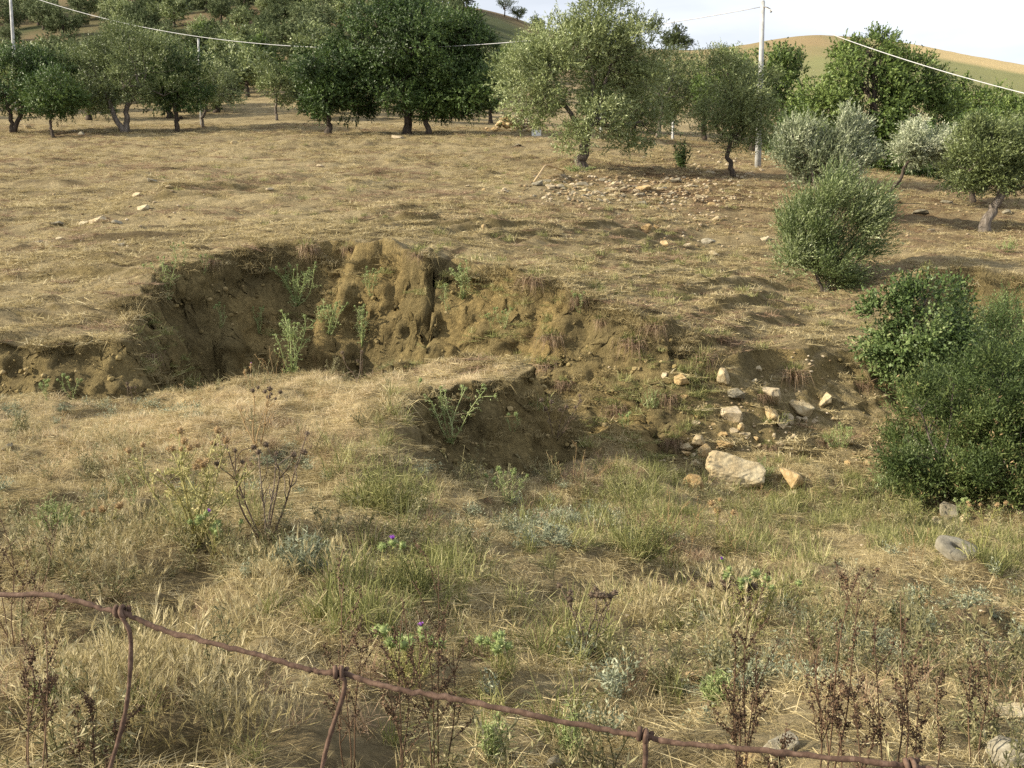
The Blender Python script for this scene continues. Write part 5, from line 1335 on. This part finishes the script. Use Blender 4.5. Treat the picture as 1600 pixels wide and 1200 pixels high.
for k, a in enumerate([(262, 468, 66, 60, 4, 'spreading pale thistle near the corner of the alcove'), (283, 428, 44, 34, 2, 'brown-stemmed thistle on the rim corner of the alcove'), (318, 430, 30, 30, 3, 'small pale thistle below the alcove rim beside brown-stemmed one'),
        (464, 476, 62, 76, 9, 'bushiest pale green thistle high on the alcove back wall'), (345, 512, 34, 22, 3, 'short bright thistle at mid height of the alcove'), (405, 520, 40, 26, 3, 'slim thistle between short bright and bushiest thistles'),
        (458, 585, 92, 58, 6, 'tall leggy thistle rising from the foot of alcove'), (515, 525, 62, 60, 7, 'dense thistle clump right under the bushiest thistle'), (566, 545, 62, 34, 4, 'upright thistle where the alcove shade ends'), (580, 462, 44, 26, 4, 'pale thistle on lit edge of the alcove'),
        (722, 470, 62, 30, 5, 'pale thistle growing beside the dark earth notch'), (698, 492, 46, 14, 2, 'thin thistle inside the dark earth notch'), (788, 512, 30, 36, 4, 'small thistle on the face right of the notch'), (768, 515, 26, 14, 2, 'tiny thistle paired with the small thistle on face'),
        (905, 488, 34, 34, 3, 'sprawling thistle on the softened upper bank'), (72, 625, 30, 22, 3, 'small thistle at foot of the low cliff'), (113, 626, 38, 28, 3, 'branched thistle at foot of the low cliff beside the small one'),
        (975, 670, 26, 24, 3, 'small green thistle in the gully opposite mound'), (1320, 700, 36, 26, 3, 'green thistle by the earth scar')]):
    thistle(*a[:4], 'green', a[5], 1200 + k, stems=a[4], leafy=1.0, headk='green', group=GT, hs=.8)
for k, a in enumerate([(705, 690, 88, 110, 5, 'pale green thistle with splayed arms in front of the shaded mound face'), (800, 682, 40, 30, 2, 'single pale thistle in front of the mound face'), (795, 790, 62, 56, 4, 'forked pale thistle below the mound face'), (770, 775, 34, 20, 2, 'small thistle beside the forked pale thistle'), (655, 612, 22, 14, 1, 'thistle sprig on top of the mound edge')]):
    thistle(*a[:4], 'green', a[5], 1300 + k, stems=a[4], leafy=1.1, headk='green', group='thistles by the mound', hs=.8)
thistle(310, 850, 175, 190, 'cardoon', 'big yellow-green cardoon with many brown heads beside dead cardoon', 1401, stems=9, leafy=1.0, headk='brown', flowers=0, name='cardoon')
thistle(330, 880, 70, 120, 'cardoon', 'low cardoon with a crimson bloom in front of the big one', 1402, stems=5, leafy=1.0, headk='green', flowers=1, name='cardoon', hs=1.1)
thistle(415, 850, 180, 140, 'dead', 'leafless dark dead cardoon with grey woolly heads', 1403, stems=6, leafy=0, headk='grey', name='dead_cardoon', hs=.8)
thistle(402, 700, 95, 60, 'tan', 'dry brown cardoon skeleton on the pale bank', 1404, stems=4, leafy=.15, headk='grey', name='dead_cardoon', hs=.9)
thistle(556, 602, 52, 40, 'dead', 'small dead thistle on the crest of mound', 1405, stems=3, leafy=0, headk='grey', name='dead_cardoon', hs=.8)
thistle(868, 690, 66, 90, 'dead', 'dead grey thistle leaning on the slope of mound nose', 1406, stems=4, leafy=.2, headk='grey', lean=.15, name='dead_cardoon')
thistle(205, 640, 40, 26, 'dead', 'dead purple-grey thistle at the back edge of path', 1407, stems=3, leafy=.2, headk='grey', name='dead_cardoon', hs=.8)
thistle(388, 605, 34, 20, 'tan', 'small purple-flowered thistle on mound crest below the alcove', 1408, stems=2, leafy=.5, headk='brown', flowers=2, hs=.8)
thistle(612, 935, 90, 50, 'cardoon', 'thistle with bright purple bloom beside the silvery bush', 1409, stems=3, leafy=1, headk='green', flowers=1, hs=1.0)
thistle(640, 1075, 95, 110, 'cardoon', 'thistle with small purple bloom behind the dock stalks', 1410, stems=6, leafy=1, headk='green', flowers=1, hs=1.0)
thistle(1180, 985, 105, 140, 'cardoon', 'spreading cardoon with violet bloom on the near right bank', 1411, stems=6, leafy=1.2, headk='green', flowers=1, name='cardoon', hs=1.0)
thistle(925, 1030, 118, 110, 'dead', 'dead thistle with dark woolly heads in middle of the near bank', 1412, stems=5, leafy=.5, headk='grey', name='dead_cardoon', hs=.8)
thistle(1150, 985, 80, 60, 'dead', 'dead brown thistle leaning against the violet-bloomed cardoon', 1413, stems=4, leafy=.4, headk='grey', name='dead_cardoon')
thistle(165, 862, 70, 60, 'cardoon', 'squat thistle with dark red heads near the green feathery weed', 1414, stems=4, leafy=1, headk='brown', flowers=0)
thistle(205, 790, 46, 34, 'green', 'pale grey-green thistle on the edge of path', 1415, stems=3, leafy=1, headk=None)
thistle(1125, 845, 60, 40, 'cardoon', 'weedy thistle on rim of the near gully', 1416, stems=3, leafy=1, headk='brown')
thistle(1500, 835, 60, 40, 'green', 'pale thistle in front of tamarisk foot', 1417, stems=3, leafy=.8, headk='green', flowers=0, hs=.8)
thistle(1530, 870, 90, 60, 'cardoon', 'tall pale thistle by the stone ring', 1418, stems=3, leafy=.7, headk='brown', hs=.8)
thistle(780, 1055, 60, 50, 'cardoon', 'low prickly thistle with green heads between dock and dead thistle', 1419, stems=4, leafy=1.2, headk='green')
def dry_stalks(px, py, h, w, n, label, seed, mat=M_TAN, group=None, name='dry_stalks', seeds=False, Y=None, cat='stalks', side=2):
    rg = np.random.default_rng(seed)
    p = hit(px, py) if Y is None else ground_at(px, Y)
    s = p[1] / FPX; Hm, Wm = h * s, w * s
    t = thing(name, label, cat, p, group=group)
    cl = Geo()
    for k in range(n):
        fx = ((k + .5) / n - .5) if n > 1 else 0
        e = np.array([(fx * 1.0 + .12 * rg.normal()) * Wm, rg.normal() * Wm * .25, Hm * (1 if k == n // 2 else rg.uniform(.55, .95))])
        q = bend((fx * Wm * .25, rg.normal() * .02, -.05), e, 9, .03, rg)
        g = Geo(); r0 = .0034 if seeds else .0025
        v = rg.uniform(.2, .8)
        g.add(*tube(q, np.linspace(r0, r0 * .4, 9), 5), v=v)
        paths = [q[4:]] if seeds else [q[6:]]
        for m in range(side + int(rg.integers(0, 3))):
            i = int(rg.integers(3, 8))
            d = unit(unit(q[i + 1] - q[i]) + unit(rg.normal(size=3) * np.array([1, 1, .2])) * .55)
            b1 = q[i] + d * Hm * rg.uniform(.12, .28)
            bq = bend(q[i], b1, 5, .04, rg, .03)
            g.add(*tube(bq, np.linspace(r0 * .5, r0 * .3, 5), 4), v=v)
            paths.append(bq[1:])
        obj('stem', g.mesh('dry_stem', mat), t)
        for pth in paths:
            m = int((90 if seeds else 16) * len(pth) / 5)
            tt = rg.random(m) * (len(pth) - 1.001); i = tt.astype(int); f = (tt - i)[:, None]
            # seeds sit in whorls
            pos = pth[i] * (1 - f) + pth[i + 1] * f
            if seeds:
                keep = (np.sin(tt * 9 + k) + .6 * rg.normal(size=m)) > -.1; pos = pos[keep]
            m = len(pos)
            sz = rg.uniform(.006, .012, m) if seeds else rg.uniform(.008, .02, m)
            leaves(cl, pos + rg.normal(size=(m, 3)) * (.005 if seeds else .003), rg.normal(size=(m, 3)) + np.array([0, 0, .4]), sz, sz * (.8 if seeds else .3), rg.random(m) * .7, fold=.5, rng=rg)
    tag(obj('seed_clusters', cl.mesh('seed_clusters', mat), t), kind='stuff')
    return t
GD = 'dark dock stalks along the fence'
for k, a in enumerate([(60, 1215, 250, 110, 4, 'dark dock stalks beside the end of the fence wire'), (25, 1010, 210, 110, 5, 'tall dense dock clump behind the fence wire end'), (150, 1230, 130, 120, 3, 'short dock stalks leaning sideways under the wire'), (548, 1215, 300, 60, 3, 'dock stalks standing next to the wire knot with bent stay'),
        (620, 1235, 270, 60, 3, 'thin dock stalks behind the fence wire middle'), (682, 1225, 325, 100, 4, 'thickest dark dock stalks with heavy seed tops'), (1160, 1225, 290, 90, 4, 'reddish dock stalks in front of violet-bloomed cardoon'), (1175, 1240, 150, 130, 3, 'short dock stalks near dark grey rock'),
        (1290, 1225, 320, 110, 4, 'tallest reddish dock stalks with open branching'), (1385, 1225, 280, 80, 3, 'dock stalks with crowded upright seed tops'), (1330, 1235, 170, 120, 3, 'low dock stalks between two tall docks'), (1528, 1200, 190, 80, 2, 'lone dock stalk near lichen-grey boulder'), (1440, 1215, 150, 60, 2, 'small dock stalks close to the lone one')]):
    dry_stalks(a[0], a[1], a[2] * 1.15, *a[3:5], a[5], 1500 + k, M_DOCK, GD, 'dock_stalks', True, cat='dock', side=4)
for k, a in enumerate([(1060, 905, 145, 60, 5, 'tall pale straw stalks at the near gully rim'), (1155, 870, 70, 60, 3, 'pale stalks leaning over the near gully rim'), (1430, 890, 80, 60, 4, 'pale stalks by bare earth of the right bank'), (1170, 800, 50, 60, 4, 'short pale stalks on the gully floor'),
        (1440, 965, 75, 40, 3, 'twin pale stalks on the bare right bank'), (900, 755, 60, 120, 7, 'row of thin dry stalks against shaded mound nose'), (480, 640, 45, 60, 4, 'tan stalks on the top of pale bank'), (1040, 835, 60, 50, 3, 'short tan stalks near the tall pale ones'), (100, 700, 60, 40, 3, 'tan stalks by the path'),
        (430, 590, 50, 60, 5, 'brown umbels on mound crest before the alcove'), (500, 580, 42, 50, 4, 'brown umbels further along mound crest'), (300, 640, 44, 50, 3, 'dry stalks at the path edge beneath the cliff'), (1360, 620, 30, 30, 3, 'dry stalks on the rim by the grey twiggy bush')]):
    dry_stalks(*a[:5], a[5], 1600 + k, M_TAN, 'pale dry stalks', 'dry_stalks', False)
def feathery(px, py, h, w, mat, label, seed, n=260, blade=.003, name='weed', cat='weed'):
    rg = np.random.default_rng(seed)
    p = hit(px, py); s = p[1] / FPX; Hm, Wm = h * s, w * s
    st = Geo(); g = Geo()
    for k in range(max(8, n // 16)):
        a = rg.random() * 6.283; tt = rg.random() ** .5
        e = np.array([math.cos(a) * tt * Wm * .5, math.sin(a) * tt * Wm * .4, Hm * (1.05 - .55 * tt) * rg.uniform(.7, 1.1)])
        q = bend((e[0] * .25, e[1] * .25, -.02), e, 6, .06, rg)
        st.add(*tube(q, np.linspace(.0035, .0015, 6), 4, cap=False), v=rg.random())
        m = 26
        t2 = rg.uniform(.5, 4.99, m); i = t2.astype(int); f = (t2 - i)[:, None]
        pos = q[i] * (1 - f) + q[np.minimum(i + 1, 5)] * f
        d = rg.normal(size=(m, 3)) + np.array([0, 0, .7])
        blades(g, pos, d, np.zeros((m, 3)), rg.uniform(.03, .09, m) * max(.6, Hm * 2.2), blade, rg.random(m), rg)
    t = thing(name, label, cat, p)
    obj('stems', st.mesh('weed_stems', mat), t); obj('foliage', g.mesh('weed_foliage', mat), t)
for k, a in enumerate([(85, 835, 70, 90, M_THIS, 'green feathery weed on the left part of near bank', 700, .004), (605, 810, 120, 170, M_GREENG, 'big yellow-green feathery fennel on the mound apron', 1300, .004), (560, 790, 60, 90, M_GREENG, 'small fennel beside the big feathery fennel', 500, .004), (1000, 870, 90, 150, M_GREENG, 'yellow-green fennel mound by tall pale stalks', 1000, .004),
        (1425, 828, 60, 75, M_GREENG, 'bright lime weed below the tamarisk', 700, .005), (1310, 815, 50, 110, M_GREENG, 'fennel on the gully floor below the boulder', 600, .004), (985, 790, 70, 110, M_GREENG, 'pale green weed beside the russet grass', 600, .004), (475, 895, 75, 110, M_GREY, 'silvery wormwood bush on the near bank', 900, .006),
        (850, 850, 40, 110, M_GREY, 'low silvery wormwood under the mound', 600, .006), (1190, 750, 40, 50, M_THIS, 'green weed sprouting beside the big boulder', 400, .005), (1120, 1100, 60, 60, M_THIS, 'upright green weed among silvery herbs', 400, .005), (775, 1190, 90, 60, M_THIS, 'upright green weed under the wire', 400, .004), (890, 1185, 90, 50, M_THIS, 'thin green weed right of the upright weed', 300, .004),
        (70, 1110, 60, 70, M_THIS, 'green weed among the dark docks', 350, .004), (1020, 640, 40, 40, M_THIS, 'green weed under the tussock by orange stone', 300, .005), (1310, 700, 40, 50, M_THIS, 'green weed at top of earth scar', 300, .005), (650, 930, 80, 130, M_GREENG, 'loose yellow-green weed around the purple bloom', 700, .004), (790, 196, 12, 30, M_THIS, 'little green weed on the rubble heap', 300, .03), (813, 205, 16, 22, M_GREENG, 'little yellow weed by the ruined wall', 300, .03),
        (1065, 262, 50, 30, M_SHRUB, 'stunted leafy shoot beyond the olive on the brow', 400, .03), (905, 268, 12, 60, M_THIS, 'sucker leaves around the base of the large olive', 400, .03), (1450, 440, 40, 30, M_GREENG, 'fresh weed under the right earth lip', 300, .008), (1575, 395, 24, 40, M_THIS, 'pale weed below old leaning olive', 300, .012)]):
    feathery(*a[:4], a[4], a[5], 1700 + k, a[6], a[7])
def deadwood(px0, py0, px1, py1, r, label, seed):
    rg = np.random.default_rng(seed)
    a = hit(px0, py0); b = hit(px1, py1)
    q = bend(a + [0, 0, .015], b + [0, 0, .015], 9, .04, rg)
    q[:, 2] = np.maximum(q[:, 2], H(q[:, 0], q[:, 1]) + r * .6)
    g = Geo(); g.add(*tube(q, np.linspace(r, r * .5, 9), 6), v=.9)
    tw = q[5]; g.add(*tube(bend(tw, tw + np.array([.06, .03, .05]), 4, .1, rg), [r * .5, r * .4, r * .3, r * .2], 4), v=.9)
    o = obj('dead_branch', g.mesh('dead_branch', M_TAN)); tag(o, label, 'branch')
deadwood(1530, 1012, 1640, 1012, .008, 'bleached bent branch lying on the right bank', 1)
deadwood(1535, 1068, 1640, 1072, .008, 'straight bleached stick lying on the right bank', 2)
deadwood(1524, 911, 1560, 913, .006, 'short pale stick on bare earth below stone ring', 3)
deadwood(835, 285, 880, 268, .04, 'curved pale dead branch lying by the olive roots', 4)

# ------------------------------------------------------------------ rusty wire fence right in front
M_RUST = noise_mat('rusty_wire', [(.25, (.03, .018, .012)), (.5, (.085, .050, .033)), (.75, (.17, .11, .078))], scale=160, bump=.6, bscale=420, bdist=.0008, rough=.85)
def fence():
    top = [(-420, 905, .80), (-120, 925, .75), (0, 929, .73), (80, 930, .72), (130, 942, .715), (165, 953, .71), (190, 956, .707), (215, 968, .705), (260, 986, .70), (320, 1002, .69), (400, 1023, .68), (470, 1043, .675), (500, 1050, .672), (530, 1051, .67),
           (560, 1060, .668), (620, 1076, .66), (700, 1090, .655), (800, 1110, .645), (900, 1131, .64), (960, 1143, .635), (1003, 1149, .63), (1040, 1158, .627), (1120, 1166, .62), (1250, 1179, .61), (1380, 1193, .60), (1425, 1197, .60), (1500, 1209, .595), (1750, 1235, .585), (2200, 1260, .57)]
    t = thing('wire_fence', 'rusty knotted wire fence strand with bent stays in front', 'fence', (0, .65, float(H(np.array([0.]), np.array([.65]))[0])))
    org = np.array(t.location)
    def pt(px, py, Y): return np.array(P(px, py, Y))
    q = np.array([pt(*a) for a in top])
    # finer curve
    u = np.linspace(0, len(q) - 1, 240)
    def cr(k):
        i = np.clip(np.floor(u).astype(int), 0, len(q) - 2); f = u - i
        p0 = q[np.maximum(i - 1, 0), k]; p1 = q[i, k]; p2 = q[i + 1, k]; p3 = q[np.minimum(i + 2, len(q) - 1), k]
        return .5 * (2 * p1 + (p2 - p0) * f + (2 * p0 - 5 * p1 + 4 * p2 - p3) * f ** 2 + (3 * p1 - p0 - 3 * p2 + p3) * f ** 3)
    c = np.stack([cr(0), cr(1), cr(2)], axis=1)
    R = .0019
    rw = np.random.default_rng(4)
    c[2:-2] += rw.normal(size=(len(c) - 4, 3)) * .00035
    g = Geo(); g.add(*tube(c - org, R * (1 + .10 * rw.normal(size=len(c))), 10)); obj('top_wire', g.mesh('top_wire', M_RUST), t)
    stays = [(190, 956, .707, [(203, 985), (205, 1010), (203, 1060), (197, 1110), (187, 1150), (172, 1200), (160, 1240)]),
             (530, 1051, .67, [(540, 1062), (537, 1085), (525, 1120), (512, 1160), (503, 1200), (495, 1240)]),
             (1003, 1149, .63, [(1008, 1160), (1009, 1180), (1007, 1205), (1003, 1240)]),
             (1425, 1197, .60, [(1428, 1215), (1426, 1240)]), (-190, 921, .765, [(-186, 960), (-192, 1040), (-200, 1150), (-205, 1240)])]
    for px, py, Y, path in stays:
        n0 = pt(px, py, Y)
        k = int(np.argmin(np.linalg.norm(c - n0, axis=1)))
        ax = unit(c[min(k + 1, len(c) - 1)] - c[max(k - 1, 0)])
        # hinge knot: the stay wraps round the strand
        e1 = unit(np.cross(ax, [0, 1, 0])); e2 = np.cross(ax, e1)
        aa = np.linspace(0, 2 * math.pi * 1.9, 44)
        kn = c[k] + np.outer(np.linspace(-.0035, .0050, 44), ax) + (np.outer(np.cos(aa), e1) + np.outer(np.sin(aa), e2)) * (R + .0016)
        g = Geo(); g.add(*tube(kn - org, .0018, 7)); obj('knot', g.mesh('knot', M_RUST), t)
        pp = np.concatenate([[c[k] + np.array([.001, -.003, -.002])], [pt(a, b, Y - .003) for a, b in path]])
        last = pp[-1]
        zb = float(H(np.array([last[0]]), np.array([last[1]]))[0])
        tail = np.linspace(last, np.array([last[0] + .02, last[1] + .02, zb + .02]), 6)[1:]
        pp = np.concatenate([pp, tail])
        u2 = np.linspace(0, len(pp) - 1, 60)
        pp = np.stack([np.interp(u2, np.arange(len(pp)), pp[:, a]) for a in range(3)], axis=1)
        for it in range(3): pp[1:-1] = (pp[:-2] + 2 * pp[1:-1] + pp[2:]) / 4
        g = Geo(); g.add(*tube(pp - org, .0017 * (1 + .08 * rw.normal(size=len(pp))), 8)); obj('stay_wire', g.mesh('stay_wire', M_RUST), t)
    for dz in (.30, .62, .95, 1.2):
        w = c[::6].copy(); w[:, 2] -= dz + .02 * np.sin(np.arange(len(w)) * .9)
        gz = H(w[:, 0], np.maximum(w[:, 1], .3)); w[:, 2] = np.maximum(w[:, 2], gz + .03)
        g = Geo(); g.add(*tube(w - org, .0018, 7)); obj('lower_wire', g.mesh('lower_wire', M_RUST), t)
    for e in (c[0], c[-1]):
        zb = float(H(np.array([e[0]]), np.array([max(e[1], .3)]))[0])
        g = Geo(); g.add(*tube(np.array([(e[0], e[1], zb - .25), (e[0] + .01, e[1], (zb + e[2]) / 2), (e[0], e[1], e[2] + .1)]) - org, [.045, .04, .035], 9)); obj('post', g.mesh('fence_stake', M_BARK), t)
fence()
